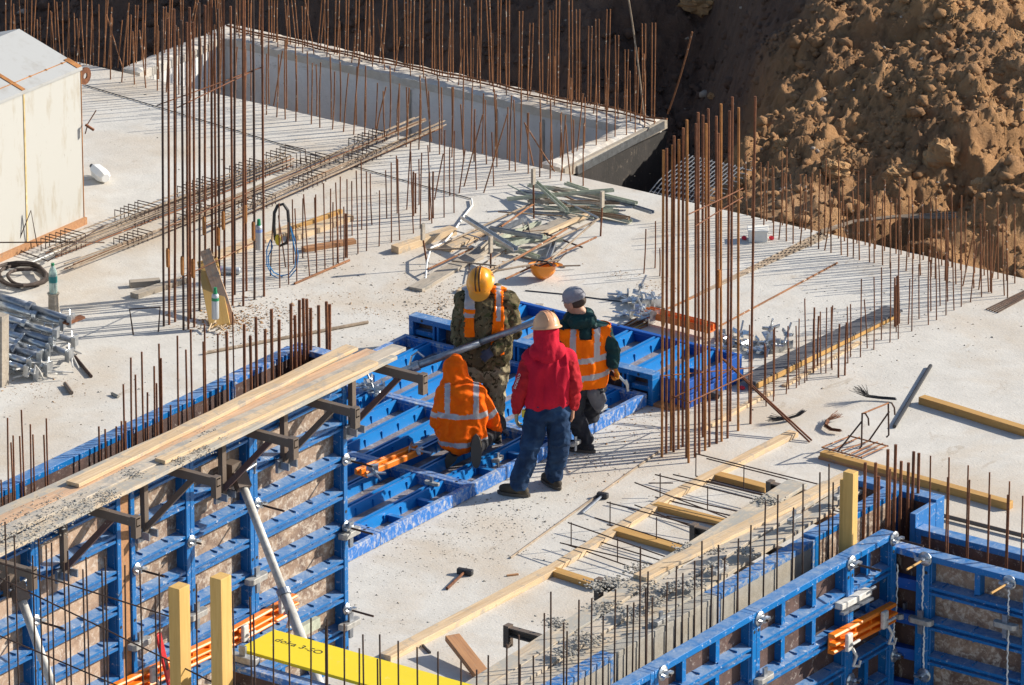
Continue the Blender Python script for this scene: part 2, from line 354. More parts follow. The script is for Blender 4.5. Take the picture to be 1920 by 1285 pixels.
# crumbs and clods: half-sunk lumps of every size
fine = (np.abs(Rg) < 8) & (Dg > -2) & (Dg < 17)
lump = np.zeros_like(hgt)
r0, d0 = -8.0, -2.0; ri0 = 26; di0 = 20; NR = len(np.arange(-8, 8.01, .028)); ND = len(np.arange(-2, 17.01, .034))
N = 14000
cr = rng.uniform(-6.5, 6.5, N); cd = rng.uniform(2, 15.5, N); rad = .022+.008*rng.pareto(2.0, N); rad = np.minimum(rad, .11)
for k in range(N):
    r = rad[k]; i0 = int((cr[k]-r-r0)/.028); i1 = int((cr[k]+r-r0)/.028)+2; j0 = int((cd[k]-r*1.2-d0)/.034); j1 = int((cd[k]+r*1.2-d0)/.034)+2
    i0 = max(i0, 0); j0 = max(j0, 0); i1 = min(i1, NR); j1 = min(j1, ND)
    if i1 <= i0 or j1 <= j0: continue
    sl_ = (slice(j0+di0, j1+di0), slice(i0+ri0, i1+ri0))
    x = (Rg[sl_]-cr[k])/r; y = (Dg[sl_]-cd[k])/(r*1.15); ca_, sa_ = math.cos(k), math.sin(k); x, y = x*ca_+y*sa_, y*ca_-x*sa_; e = 1-(np.abs(x)**1.7+np.abs(y)**1.7+.3*x*y+.25*x)
    lump[sl_] = np.maximum(lump[sl_], r*.9*np.clip(e, 0, 1)**.7)
hgt = hgt+amp*(lump*(.4+.35*q)*sm(-.35, .15, fbm(X*1.1, Y*1.1, 77, 3))+.08*fbm(X*7, Y*7, 31, 6, .8)*(.6+q)+.035*(np.abs(fbm(X*15, Y*15, 61, 3, .7))-.2)*(.5+q))
inside = (Y < EY+.02) | ((X < -2.36) & (X > -7.9) & (Y < 6.1))
left = (X < -7.8) & (Y > EY)
hgt = np.where(Y < EY+.02, -3.6, hgt); hgt = np.where(inside & (Y > EY), -3.6, hgt)
far = sm(40, 200, np.hypot(X, Y)); hgt = hgt*(1-far)+5*far
nv = hgt.size; ncol = len(rr)
verts = np.stack([X, Y, hgt], -1).reshape(-1, 3).astype(np.float32)
jj, ii = np.meshgrid(np.arange(len(dd)-1), np.arange(ncol-1), indexing='ij'); a = (jj*ncol+ii).ravel()
faces = np.stack([a, a+1, a+1+ncol, a+ncol], -1).astype(np.int32)
me = bpy.data.meshes.new('terrain'); me.vertices.add(nv); me.vertices.foreach_set('co', verts.ravel())
me.loops.add(faces.size); me.loops.foreach_set('vertex_index', faces.ravel()); me.polygons.add(len(faces))
me.polygons.foreach_set('loop_start', np.arange(0, faces.size, 4, dtype=np.int32)); me.update(calc_edges=True)
M_SOIL = mat('soil', (.25, .15, .08), .95); g = NG(M_SOIL); c = g.coord((1, 1, 1), rnd=False)
cc = g.mix(g.ramp(g.noise(c, .9, 6, .65, .6), [(.35, 0), (.65, 1)]), (.50, .27, .115), (.33, .175, .08))
cc = g.mix(g.ramp(g.noise(c, 5, 8, .75), [(.55, 0), (.72, .8)]), cc, (.60, .37, .19))
cc = g.mix(g.ramp(g.noise(c, 34, 3, .6), [(.70, 0), (.74, .9)]), cc, (.42, .37, .33)); 
sx = g.n('ShaderNodeSeparateXYZ'); g.l(g.tc.outputs['Object'], sx.inputs[0])
cc = g.mix(g.ramp(g.noise(c, .35, 4, .6), [(.52, 0), (.66, .7)]), cc, (.48, .33, .20))
# shade painted into the soil colour: darker, reddish bank left of the sunlit edge
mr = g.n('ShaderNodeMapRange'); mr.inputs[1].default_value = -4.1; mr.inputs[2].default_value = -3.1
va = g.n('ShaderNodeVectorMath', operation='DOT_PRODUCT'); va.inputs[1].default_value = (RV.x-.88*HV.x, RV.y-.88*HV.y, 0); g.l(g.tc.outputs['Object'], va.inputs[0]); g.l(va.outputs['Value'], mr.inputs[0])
shade_col = g.mix(g.ramp(g.noise(c, 4, 8, .75), [(.4, 0), (.7, 1)]), (.19, .11, .07), (.11, .065, .045))
shade_col = g.mix(g.ramp(g.noise(c, 30, 3, .6), [(.69, 0), (.73, .8)]), shade_col, (.30, .25, .23))
sun_col = cc; cc = g.mix(mr.outputs[0], shade_col, cc); g.col(cc)
g.bump(g.noise(c, 26, 10, .8), 1.0, .05)
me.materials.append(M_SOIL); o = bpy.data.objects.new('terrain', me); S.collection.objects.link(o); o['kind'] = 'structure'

# loose clods and stones lying on the bank: sharp edged lumps of every size
def hat(r, d):
    i = np.searchsorted(rr, r)-1; j = np.searchsorted(dd, d)-1; return hgt[j, i]
t_ = (1+5**.5)/2; ico = np.array([(-1, t_, 0), (1, t_, 0), (-1, -t_, 0), (1, -t_, 0), (0, -1, t_), (0, 1, t_), (0, -1, -t_), (0, 1, -t_), (t_, 0, -1), (t_, 0, 1), (-t_, 0, -1), (-t_, 0, 1)])/1.9
icf = np.array([(0, 11, 5), (0, 5, 1), (0, 1, 7), (0, 7, 10), (0, 10, 11), (1, 5, 9), (5, 11, 4), (11, 10, 2), (10, 7, 6), (7, 1, 8), (3, 9, 4), (3, 4, 2), (3, 2, 6), (3, 6, 8), (3, 8, 9), (4, 9, 5), (2, 4, 11), (6, 2, 10), (8, 6, 7), (9, 8, 1)])
def clods(name, n, lo, hi, par, label, mt, rmax, seed, dens=None):
    r_ = np.random.default_rng(seed); vs = []; fs = []; k = 0; tries = 0
    while k < n and tries < n*6:
        tries += 1; r = r_.uniform(-5.6, 6.2); d = r_.uniform(2.0, 14.5); x = r*RV.x+d*HV.x; y = r*RV.y+d*HV.y
        if y < EY+.10 or (x < -2.3 and y < 6.3): continue
        if noise.fractal(Vector((x*1.3, y*1.3, seed)), .9, 2, 4)+noise.noise(Vector((x*.5, y*.5, seed+3)))*.6 < r_.uniform(-.7, .5): continue
        s = min(lo+r_.pareto(2.2)*par, rmax); v = ico*(1+r_.uniform(-.32, .32, (12, 1)))*s*np.array([r_.uniform(.8, 1.4), r_.uniform(.8, 1.3), r_.uniform(.6, 1.0)]); a = r_.uniform(0, 6.28); ca_, sa_ = math.cos(a), math.sin(a)
        v = np.stack([v[:, 0]*ca_-v[:, 1]*sa_+x, v[:, 0]*sa_+v[:, 1]*ca_+y, v[:, 2]+hat(r, d)+s*.15], -1); vs.append(v); fs.append(icf+12*k); k += 1
    V = np.concatenate(vs).astype(np.float32); Fc = np.concatenate(fs).astype(np.int32); me = bpy.data.meshes.new(name); me.vertices.add(len(V)); me.vertices.foreach_set('co', V.ravel()); me.loops.add(Fc.size); me.loops.foreach_set('vertex_index', Fc.ravel()); me.polygons.add(len(Fc)); me.polygons.foreach_set('loop_start', np.arange(0, Fc.size, 3, dtype=np.int32)); me.update(calc_edges=True); me.materials.append(mt)
    o = bpy.data.objects.new(name, me); S.collection.objects.link(o); return tag(o, label, None, kind='stuff')
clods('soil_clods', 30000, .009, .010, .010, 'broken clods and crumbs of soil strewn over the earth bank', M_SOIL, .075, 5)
M_STONE = m_concrete('pale_stone', (.40, .34, .28), (.26, .21, .17), (.36, .26, .17), .3, 6)
clods('stones', 500, .010, .010, .012, 'pale stones scattered over the earth bank', M_STONE, .05, 8)
# boulders one can tell apart
M_SOILB = mat('clay_boulder', (.42, .25, .12), .95); g = NG(M_SOILB); c = g.coord((1, 1, 1)); g.col(g.mix(g.ramp(g.noise(c, 7, 8, .75), [(.35, 0), (.68, 1)]), (.46, .27, .12), (.30, .17, .08))); g.bump(g.noise(c, 30, 8, .75), .7, .03)
def boulder(px, py, w_, h_, label, seed, mt=M_SOILB):
    best = None
    for k in range(200):      # where the line of sight meets the bank
        t = 52+k*.15; p = CP+ray(px, py)*t; r = p.x*RV.x+p.y*RV.y; d = p.x*HV.x+p.y*HV.y
        if 2 < d < 17 and abs(r) < 7.9 and p.z < hat(r, d): best = p; break
    if best is None: return
    b = MB(); n = 22; vs = []
    for i in range(n+1):
        for j in range(n):
            a = math.pi*i/n; e = 2*math.pi*j/n; v = Vector((math.sin(a)*math.cos(e), math.sin(a)*math.sin(e), math.cos(a))); q_ = v*1.6+Vector((seed, seed*2, 0)); k_ = 1+.34*noise.fractal(q_, .7, 2.1, 6)+.16*round(noise.noise(v*3+Vector((seed, 0, 0)))*3)/3
            vs.append(RV*v.x*w_*k_+HV*v.y*w_*.8*k_+ZV*(v.z*h_*k_+h_*.35))
    T = Matrix.Translation(best); b.add(vs, [(i*n+j, i*n+(j+1) % n, (i+1)*n+(j+1) % n, (i+1)*n+j) for i in range(n) for j in range(n)], M=T); tag(b.build('boulder', mt, origin=T), label, 'boulder')
boulder(1765, 315, .17, .21, 'largest upright clay boulder at the right of the earth bank', 1.3); boulder(1682, 340, .14, .12, 'angular clay boulder left of the largest one', 4.1); boulder(1470, 285, .11, .10, 'clay boulder low on the sunlit bank left of the gully', 7.7)
boulder(1715, 318, .07, .07, 'small boulder between the two large clay boulders', 2.2); boulder(1697, 365, .10, .07, 'squat boulder below the angular one', 5.1); boulder(1340, 182, .07, .04, 'lit clod alone at the edge of the shaded bank', 9.2); boulder(1565, 325, .15, .10, 'broad boulder near the foot of the sunlit bank', 3.7); boulder(1840, 350, .10, .06, 'flat boulder right of the largest clay boulder', 6.6); boulder(1900, 75, .10, .07, 'boulder near the top right corner', 8.4)
boulder(1575, 62, .05, .035, 'small white stone high on the sunlit bank', 1.9, M_STONE); boulder(1310, 12, .22, .12, 'dark clay boulder at the top edge above the shaded bank', 3.1)
# ---------------------------------------------------------------- wall formwork
RAIL = [(-.050, .018), (-.048, .03), (-.034, .112), (-.013, .112), (-.013, .080), (.013, .080), (.013, .112), (.034, .112), (.048, .03), (.050, .018)]
def form_panel(M, w, h, label, group='steel framed formwork panels', ply=None, blue=None, stiff=(0,), bays=(0, -1), sp=.296, edge=None, name='formwork', depth=.12):
    # local: x along width, y along height, z out of the rib side
    ply = ply or M_PLY; blue = blue or M_BLUE
    t = thing(name, label, 'formwork panel', M, group)
    f = MB(M); e = .05
    for lo, hi in (((0, 0, 0), (e, h, depth)), ((w-e, 0, 0), (w, h, depth)), ((e, 0, 0), (w-e, e, depth-.002)), ((e, h-e, 0), (w-e, h, depth-.002))): f.box(lo, hi)
    # inner lips of the edge profile
    for x in (e, w-e-.012): f.box((x, e, depth-.03), (x+.012, h-e, depth-.022))
    f.build('frame', edge or blue, t, origin=M, bevel=.005)
    p = MB(M); p.box((e, e, .003), (w-e, h-e, .018)); p.build('plywood', ply, t, origin=M)
    k = int(round(h/sp)); ys = [h*i/k for i in range(1, k)]
    for y in ys:
        r = MB(M); vs = [(x, y+a, z) for x in (e, w-e) for a, z in RAIL]; n = len(RAIL)
        r.add(vs, [((i+1) % n, i, n+i, n+(i+1) % n) for i in range(n)]+[tuple(range(n)), tuple(range(n, 2*n))[::-1]])
        nb = max(1, int((w-2*e)/.22))
        for i in range(nb):      # slots and welds along the rail
            x = e+(w-2*e)*(i+.5)/nb; r.box((x-.035, y-.055, .019), (x-.028, y+.055, .088))
        r.build('rail', blue, t, origin=M)
    yy = [0]+ys+[h]
    for bnum in bays:
        b0 = bnum if bnum >= 0 else len(yy)-1+bnum
        for s in stiff:
            x = w*s if s else w*.5
            q = MB(M); q.box((x-.016, max(yy[b0]+.052, e), .018), (x+.016, min(yy[b0+1]-.052, h-e), .085)); q.box((x-.032, max(yy[b0]+.052, e), .078), (x-.016, min(yy[b0+1]-.052, h-e), .085)); q.build('stiffener', blue, t, origin=M)
    for y in [h*(i+.5)/k for i in range(0, k, 4)]:
        for x in (e/2, w-e/2):
            hb = MB(M); hb.lathe([(.014, 0), (.014, .0015)], Matrix.Translation((x, y, depth)), 8); hb.build('bolt_hole', M_BLACK, t, origin=M)
    return t
def rib_out(x, y, z, d):   # matrix with local x along wall, y up, z outward; wall direction d: 'A+' ribs face +X, 'A-' ribs face -X, 'B-' ribs face -Y, 'B+' ribs face +Y
    ax = {'A+': Vector((0, 1, 0)), 'A-': Vector((0, -1, 0)), 'B-': Vector((1, 0, 0)), 'B+': Vector((-1, 0, 0))}[d]
    M = Matrix((ax, ZV, ax.cross(ZV))).transposed().to_4x4(); M.translation = (x, y, z); return M
HT = 2.68
# left wall: near side (ribs to the camera)
XN = 3.08; jy = [PX(px, py, XN+.12).y for px, py in ((-120, 1120), (67, 1089), (247, 1072), (358, 1022), (477, 989), (652, 900))]
ww = ['pale', 'pale', 'brown', 'brown', 'brown']
labs = ['standing blue formwork panel cut by the left edge of the photo, behind the left prop', 'standing blue formwork panel with pale plywood, second from the left edge', 'narrow standing blue panel just right of the wood infill strip', 'narrow standing blue panel behind the middle of the long steel prop', 'standing blue panel at the open right end of the left wall']
for i in range(5):
    y0 = jy[i]+.002; y1 = jy[i+1]-.002
    if i == 1: y1 -= .12
    form_panel(rib_out(XN, y0, 0, 'A+'), y1-y0, HT, labs[i], 'panels of the left wall form, camera side', [M_PLYL, M_PLYL, M_PLY, M_PLY, M_PLY][i], stiff=(.33, .66) if (y1-y0) > 1.1 else (.5,))
b = MB(); b.box((XN, jy[2]-.12, 0), (XN+.105, jy[2]-.004, HT-.02)); tag(b.build('infill_board', M_BROWN), 'upright timber infill strip between two standing blue panels', 'infill board')
YE = jy[5]
# left wall: far side (plywood to the camera)
XF = 2.80
fy = [YE-.10]
for wd in (.9, 1.33, 1.33, 1.33, 1.33): fy.append(fy[-1]-wd)
fl = ['blue topped form panel behind the thick rebars at the far end of the left wall', 'blue topped form panel behind the end of the plank walkway', 'blue topped form panel behind the middle of the plank walkway', 'blue topped form panel behind the concrete splashed planks', 'blue topped form panel far left behind the walkway']
for i in range(5):
    form_panel(rib_out(XF, fy[i], 0, 'A-'), fy[i]-fy[i+1]-.004, HT, fl[i], 'panels of the left wall form, slab side', M_PLYD, blue=M_BLUEW if i == 0 else M_BLUE, stiff=(.5,))
# end box at the far end of the left wall (column form)
bx0 = P(560, 607, HT); 
def corner_form(x0, x1, y, label, z1=HT, flip=False, mt=M_BLUE):
    M = rib_out(x0, y, 0, 'B+' if not flip else 'B-'); return form_panel(M if flip else rib_out(x1, y, 0, 'B+'), x1-x0, z1, label, 'form panels closing wall ends', M_PLYD, blue=mt, stiff=(.5,))
corner_form(2.70, 3.08, YE-.10, 'short blue form panel closing the far end of the left wall', mt=M_BLUEW)

# right wall, near side (ribs to camera), along A
XR = 8.68; r1 = PX(1676, 1180, XR+.12).y; ry = [r1]+[PX(px, py, XR+.12).y for px, py in ((1594, 1120), (1418, 1230))]
ry += [ry[-1]-1.33, ry[-1]-2.66]
rl = ['narrow blue panel standing beside the inner corner of the right wall', 'blue panel carrying the round plate below the orange waler', 'blue panel left of the orange waler, in the lower right', 'blue panel cut by the bottom edge left of the right wall']
for i in range(4):
    form_panel(rib_out(XR, ry[i+1]+.002, 0, 'A+'), ry[i]-ry[i+1]-.004, HT, rl[i], 'panels of the right wall form, camera side', M_PLYD, blue=M_BLUE, stiff=(.33, .66) if ry[i]-ry[i+1] > 1.2 else (.5,), bays=(-1, -2, -4, 0), edge=M_BLUE)
# inner corner piece with chamfer
YB = r1+.13; HB = HT-.13
t = thing('corner_form', 'chamfered blue inner corner form between the two right hand walls', 'corner form', (XR, YB, 0))
b = MB(); b.box((XR, r1+.001, 0), (XR+.12, r1+.018, HB)); b.box((XR+.30, YB-.122, 0), (XR+.36, YB, HB))
b.build('frame', M_BLUE, t, bevel=.004)
b = MB(); b.add([(XR, r1+.02, HB-.05), (XR+.12, r1+.02, HB-.05), (XR+.30, YB-.122, HB-.05), (XR+.30, YB, HB-.05), (XR, YB, HB-.05), (XR, r1+.02, HB), (XR+.12, r1+.02, HB), (XR+.30, YB-.122, HB), (XR+.30, YB, HB), (XR, YB, HB)],
              [(4, 3, 2, 1, 0), (5, 6, 7, 8, 9), (0, 1, 6, 5), (1, 2, 7, 6), (2, 3, 8, 7), (3, 4, 9, 8), (4, 0, 5, 9)]); b.build('top_plate', M_BLUEW, t)
b = MB(); b.box((XR, r1+.02, 0), (XR+.018, YB, HB-.06)); b.box((XR+.018, YB-.018, 0), (XR+.30, YB, HB-.06)); b.build('corner_skin', M_PLYD, t)
for k in range(1, 9):
    z = HB*k/9; b = MB(); b.add([(XR+.02, r1+.02, z-.04), (XR+.10, r1+.02, z-.04), (XR+.30, YB-.10, z-.04), (XR+.30, YB-.02, z-.04), (XR+.02, YB-.02, z-.04), (XR+.02, r1+.02, z+.04), (XR+.08, r1+.02, z+.04), (XR+.30, YB-.08, z+.04), (XR+.30, YB-.02, z+.04), (XR+.02, YB-.02, z+.04)],
              [(4, 3, 2, 1, 0), (5, 6, 7, 8, 9), (0, 1, 6, 5), (1, 2, 7, 6), (2, 3, 8, 7), (3, 4, 9, 8), (4, 0, 5, 9)]); b.build('rail', M_BLUED, t)
# right wall, B direction
xb = XR+.362
for wd, lb in ((.92, 'shaded blue panel right of the inner corner, with two pale plywood windows'), (1.33, 'shaded blue panel cut by the right edge of the photo')):
    form_panel(rib_out(xb, YB, 0, 'B-'), wd, HB, lb, 'panels of the right wall form, camera side', M_PLY, blue=M_BLUE, stiff=(.5,), bays=(-1,)); xb += wd+.004
# right wall, far side
xf = XR-.29; yf = YB+.29
cw = [1.33, 1.33, 1.33]; y = yf-.9
ll = ['mortar crusted form panel below the plank stack on the right wall', 'mortar crusted form panel in the middle of the right wall', 'mortar crusted form panel at the bottom of the photo behind the blue rim']
for i in range(3):
    form_panel(rib_out(xf, y, 0, 'A-'), 1.33-.004, HT, ll[i], 'panels of the right wall form, slab side', M_CRUST, blue=M_BLUEX, stiff=(.5,), edge=[M_BLUEX, M_CRUST, M_BLUEX][i]); y -= 1.33
form_panel(rib_out(xf, yf+.3, 0, 'A-'), .9+.3-.004, HT+.02, 'blue topped form panel behind the thick rebars of the right wall', 'panels of the right wall form, slab side', M_PLY, blue=M_BLUE, stiff=(.5,))
XC = 8.71
form_panel(rib_out(XC, yf+.30, 0, 'B+'), XC-7.97, HT, 'tall blue form panel standing behind the thick rebars at the right corner', 'form panels closing wall ends', M_PLYD, blue=M_BLUE, stiff=(.5,))
b = MB(); b.box((XC-.05, yf+.003, 0), (XC, yf+.297, HT-.02)); tag(b.build('end_plate', M_BLUE, bevel=.004), 'blue end plate with a bolt hole on the tall panel', 'end plate')
xx = XC+.003
for wd, lb in ((1.33, 'low blue form rim behind the right hand wall, next to the tall panel'),):
    form_panel(rib_out(xx+wd, yf, 0, 'B+'), wd, HB, lb, 'panels of the right wall form, slab side', M_PLYD, blue=M_BLUE, stiff=(.5,))
# bottom wall rim (seen just above the lower edge of the photo)
q = P(415, 1241, HT); YQ = q.y
form_panel(rib_out(q.x+.9, YQ, 0, 'B+'), .9, HT, 'blue form rim at the bottom edge beside the yellow sheet', 'form of the wall at the bottom edge', M_PLYD, blue=M_BLUEW, stiff=(.5,))
form_panel(rib_out(q.x+.9+1.33+.004, YQ, 0, 'B+'), 1.33, HT, 'blue form rim hidden under the yellow sheet', 'form of the wall at the bottom edge', M_PLYD, blue=M_BLUEW, stiff=(.5,))

# ---------------------------------------------------------------- lying panels
def lie(x0, y0, z, lx, ly):      # local x -> world Y, local y -> world -X, z up
    M = Matrix(((0, 1, 0), (-1, 0, 0), (0, 0, 1))).transposed().to_4x4(); M.translation = (x0, y0, z); return M
HL = 2.66; XL = 1.92; YL = -.64; wL = 1.345
pl = ['lying blue panel nearest the upright end panel, under the hammering man', 'lying blue panel under the kneeling man in orange', 'lying blue panel carrying the short orange waler', 'lying blue panel hidden in part by the left wall form', 'lying blue panel mostly behind the left wall form']
for i in range(5):
    M = Matrix(((0, 1, 0), (-1, 0, 0), (0, 0, 1))).transposed().to_4x4(); M.translation = (XL, YL-(i+1)*wL+.002, .006)
    form_panel(M, wL-.004, HL, pl[i], 'blue panels lying on the slab', M_PLYW, blue=M_BLUEC, stiff=(.34, .67), edge=M_BLUEW)
# upright infill panel along the far end
M = Matrix(((0, 0, 1), (-1, 0, 0), (0, -1, 0))).transposed().to_4x4()     # x up, y -> -X, z -> -Y
M.translation = (XL+.05, YL+.13, .005)
form_panel(M, .30, HL+.02, 'upright narrow blue panel closing the far end of the lying panels', 'blue panels lying on the slab', M_PLYD, blue=M_BLUE, stiff=(0.5,), edge=M_BLUE)
for k, z in ((0, .006), (1, .13)):
    M = Matrix(((0, 1, 0), (-1, 0, 0), (0, 0, 1))).transposed().to_4x4(); M.translation = (2.27-.02*k, -.50, z)
    form_panel(M, .90, 2.66, 'deep blue panel in the rear stack, %s, under the tall rusty bars' % ('lower one' if k == 0 else 'upper one'), 'rear stack of blue panels', M_PLYW, blue=M_BLUEC, stiff=(.5,), edge=M_BLUED)
for i, (px, py) in enumerate(((1225, 758), (1160, 742))):
    pt = P(px, py, 0); b = MB(); b.box((pt.x-.2, pt.y-.05, .001), (pt.x+.25, pt.y+.04, .03))
    tag(b.build('packing_board', M_BROWN), ['short board lying under the right corner of the lying panels', 'short board wedged between the two panel stacks'][i], 'board')
# ---------------------------------------------------------------- rebars
def bar_obj(a, b, r, mt, n=7, bend=.004, name='rebar'):
    """one bar; local z runs along it"""
    d = b-a; L = d.length; x, y, z = d.orthogonal().normalized(), None, d.normalized(); y = z.cross(x)
    M = Matrix((x, y, z)).transposed().to_4x4(); M.translation = a
    k = 5; o1, o2 = random.uniform(-1, 1)*bend, random.uniform(-1, 1)*bend
    mb = MB(M); mb.tube([(o1*math.sin(math.pi*i/(k-1)), o2*math.sin(math.pi*i/(k-1)), L*i/(k-1)) for i in range(k)], r, n)
    return mb.build(name, mt, origin=M, smooth=False)
NB = [0]
def rebar(bx, by, tx, ty, z0=0, r=.0065, mt=None, label='', group='', cat='rebar', base=None, name='rebar'):
    p = base if base is not None else P(bx, by, z0)
    v = p-CP; sc = FP/v.dot(FV); hz = up_to(p, ty)-p.z
    b = Vector((p.x, p.y, p.z+hz)); bxp = proj(b)[0]; b += RV*((tx-bxp)/sc)
    o = bar_obj(p-ZV*.02, b, r, mt or M_RUST); NB[0] += 1
    return tag(o, label, cat, group)
def row(pts, label, group, z0=0, r=.0065, mt=None, name='rebar'):
    for q in pts: rebar(q[0], q[1], q[2], q[3], z0, r, mt, label, group, name=name)
R_ = random.Random(3)
def lerp_line(line, t):
    n = len(line)-1; k = min(int(t*n), n-1); f = t*n-k
    return line[k][0]*(1-f)+line[k+1][0]*f, line[k][1]*(1-f)+line[k+1][1]*f
def rand_row(line, n, h0, h1, lean=4, jit=3, skip=0, tall=None):
    out = []
    for i in range(n):
        t = (i+.5+R_.uniform(-.25, .25))/n; x, y = lerp_line(line, t); x += R_.uniform(-jit, jit); y += R_.uniform(-jit*.4, jit*.4)
        h = R_.uniform(h0, h1); out.append((x, y, x+R_.gauss(0, lean*(.45 if R_.random() < .85 else 2.2)), y-h))
    return out
# rows on the far rims: past the three hundredth, so one mass
mb = MB()
def mass(line, n, h0, h1, lean, r, z, pair=0):
    for (x, y, tx, ty) in rand_row(line, n, h0, h1, lean, 4):
        for k in ((0, pair) if pair else (0,)):
            p = P(x+k, y+k*.22, z); v = p-CP; sc = FP/v.dot(FV); hz = up_to(p, ty)-p.z
            b = Vector((p.x, p.y, p.z+hz)); b += RV*((tx+k*1.3-proj(b)[0])/sc); mb.tube([p, (p+b)/2+RV*R_.uniform(-.006, .006), b], r, 5)
mass([(437, 62), (1235, 226)], 44, 120, 205, 5, .0065, .02, 5)
mass([(436, 72), (1215, 236)], 34, 60, 120, 6, .006, .02)
mass([(232, 128), (425, 50)], 12, 80, 150, 6, .0065, .02, 4)
mass([(1040, 300), (1235, 232)], 11, 80, 150, 5, .0065, .02)
mass([(-10, 105), (228, 130)], 36, 75, 150, 9, .006, 0)
for q in rand_row([(200, 148), (1105, 352)], 44, 92, 150, 5)+rand_row([(262, 140), (1085, 330)], 40, 85, 140, 5)+rand_row([(1395, 404), (1905, 532)], 42, 95, 150, 4)+rand_row([(1425, 440), (1900, 560)], 34, 85, 140, 5)+[(1000, 311, 985, 232), (1040, 322, 983, 230), (870, 350, 905, 215), (907, 362, 951, 215)]:
    p = P(q[0], q[1], 0); v = p-CP; hz = up_to(p, q[3]); b = Vector((p.x, p.y, hz)); b += RV*((q[2]-proj(b)[0])*v.dot(FV)/FP); mb.tube([p, (p+b)/2+RV*R_.uniform(-.008, .008), b], .0068, 6)
tag(mb.build('rim_rebars', M_RUSTL), 'dense thin rebars in far rows along the pit rims and slab edges', 'rebars', kind='stuff')
for k, (a, b_) in enumerate((((425, 50), (1250, 226)), ((440, 58), (1228, 228)))):
    A = P(*a, .10-.05*k); B = P(*b_, .10-.05*k); m2 = MB(); pts = [A.lerp(B, i/24)+Vector((0, R_.uniform(-.012, .012), R_.uniform(-.01, .014))) for i in range(25)]; m2.tube(pts, .011-.003*k, 6)
    tag(m2.build('tie_bar', [M_RUSTL, M_RUST][k]), ['whitened bar tied along the back of the ragged pit rim', 'rusty bar tied along the front of the ragged pit rim'][k], 'rebar')
# row running to the camera on the right of the slab
row(rand_row([(1400, 765), (1560, 695), (1745, 606), (1860, 545)], 22, 105, 160, 4), 'thin dark rebar in the long row right of the shaded timber strip', 'starter bars beside the timber strip', r=.006, mt=M_RUST)
row(rand_row([(1420, 770), (1540, 700), (1700, 612), (1790, 560)], 17, 80, 140, 4), 'thin dark rebar in the inner row by the shaded timber strip', 'inner starter bars beside the timber strip', r=.006, mt=M_RUST)
row([(1527, 695, 1527, 577), (1525, 700, 1526, 598), (1533, 690, 1535, 593), (1572, 708, 1574, 608), (1584, 704, 1587, 605), (1678, 613, 1678, 521), (1682, 610, 1682, 518), (1686, 607, 1684, 517)], 'thicker rusty rebar bunched among the thin bars on the right', 'bunched bars on the right', r=.009)
# rows crossing the middle of the slab, left of the mallet pile
row(rand_row([(512, 545), (606, 512), (660, 480), (760, 445), (860, 395)], 20, 100, 165, 5), 'thin rebar in the front row by the black harness', 'front starter bars in the middle')
row(rand_row([(500, 520), (600, 470), (700, 420), (800, 378), (940, 345)], 19, 80, 140, 5), 'thin rebar in the back row behind the black harness', 'back starter bars in the middle')
row([(633, 493, 632, 399), (648, 483, 648, 401), (775, 405, 775, 322), (779, 400, 779, 325), (805, 413, 805, 324), (812, 409, 812, 322)], 'short thick rebar standing in a pair in the middle row', 'short thick bars in the middle', r=.0095)
row([(1207, 513, 1211, 430), (1228, 503, 1229, 415), (1237, 518, 1237, 466), (1252, 520, 1252, 440)], 'thin rebar standing alone beside the tall right column', 'loose bars by the tall column')
# tall column cages
LC = [(307, 612, 304, 38), (317, 609, 315, 35), (328, 604, 326, 17), (344, 619, 340, 38), (353, 618, 350, 42), (364, 614, 362, 42), (374, 583, 373, 5), (385, 556, 384, 10), (398, 551, 396, -20), (411, 548, 408, 17), (421, 555, 419, -12), (436, 573, 432, 12), (440, 553, 440, -10), (456, 574, 455, -15), (462, 546, 458, -20), (477, 562, 474, -10), (495, 556, 491, -12), (357, 598, 355, 14), (327, 585, 329, 48), (405, 560, 402, 62)]
for i, q in enumerate(LC):
    o = rebar(*q, 0, .0115, M_RUST if i % 3 else M_RUSTD, 'tall rusty bar of the left column cage, about three metres high', 'tall bars of the left column cage')
def sleeve(p, z0, z1, lab, grp):
    m2 = MB(); m2.lathe([(.014, z0), (.018, z0+.02), (.018, z1-.02), (.014, z1)], Matrix.Translation((p.x, p.y, 0)), 8); tag(m2.build('coupler', M_RUSTO, smooth=False), lab, 'coupler', grp)
for (bx, by, y0) in ((317, 609, 500), (344, 619, 515), (364, 614, 520), (385, 556, 440), (411, 548, 460), (421, 555, 430), (462, 546, 418), (477, 562, 450)):
    p = P(bx, by); sleeve(p, up_to(p, y0+1), up_to(p, y0-34), 'orange rusty screw sleeve on a tall bar of the left column', 'sleeves on the left column')
RC = [(1241, 857, 1244, 282), (1249, 850, 1250, 278), (1263, 848, 1264, 255), (1272, 842, 1273, 262), (1280, 838, 1281, 240), (1287, 858, 1288, 250), (1291, 868, 1288, 225), (1303, 858, 1305, 232), (1311, 852, 1309, 211), (1322, 845, 1324, 232), (1330, 838, 1328, 204), (1344, 832, 1343, 218), (1353, 828, 1352, 195), (1364, 822, 1368, 208), (1369, 790, 1373, 182), (1384, 808, 1385, 202), (1407, 795, 1416, 181), (1318, 820, 1318, 216), (1258, 845, 1261, 272), (1343, 830, 1347, 250)]
for i, q in enumerate(RC):
    rebar(*q, 0, .0115, M_RUST if i % 3 else M_RUSTO, 'tall rusty bar of the right column cage, about three metres high', 'tall bars of the right column cage')
for (bx, by, y0) in ((1241, 857, 612), (1287, 858, 628), (1344, 832, 540)):
    p = P(bx, by); sleeve(p, up_to(p, y0), up_to(p, y0-34), 'orange rusty screw sleeve on a tall bar of the right column', 'sleeves on the right column')
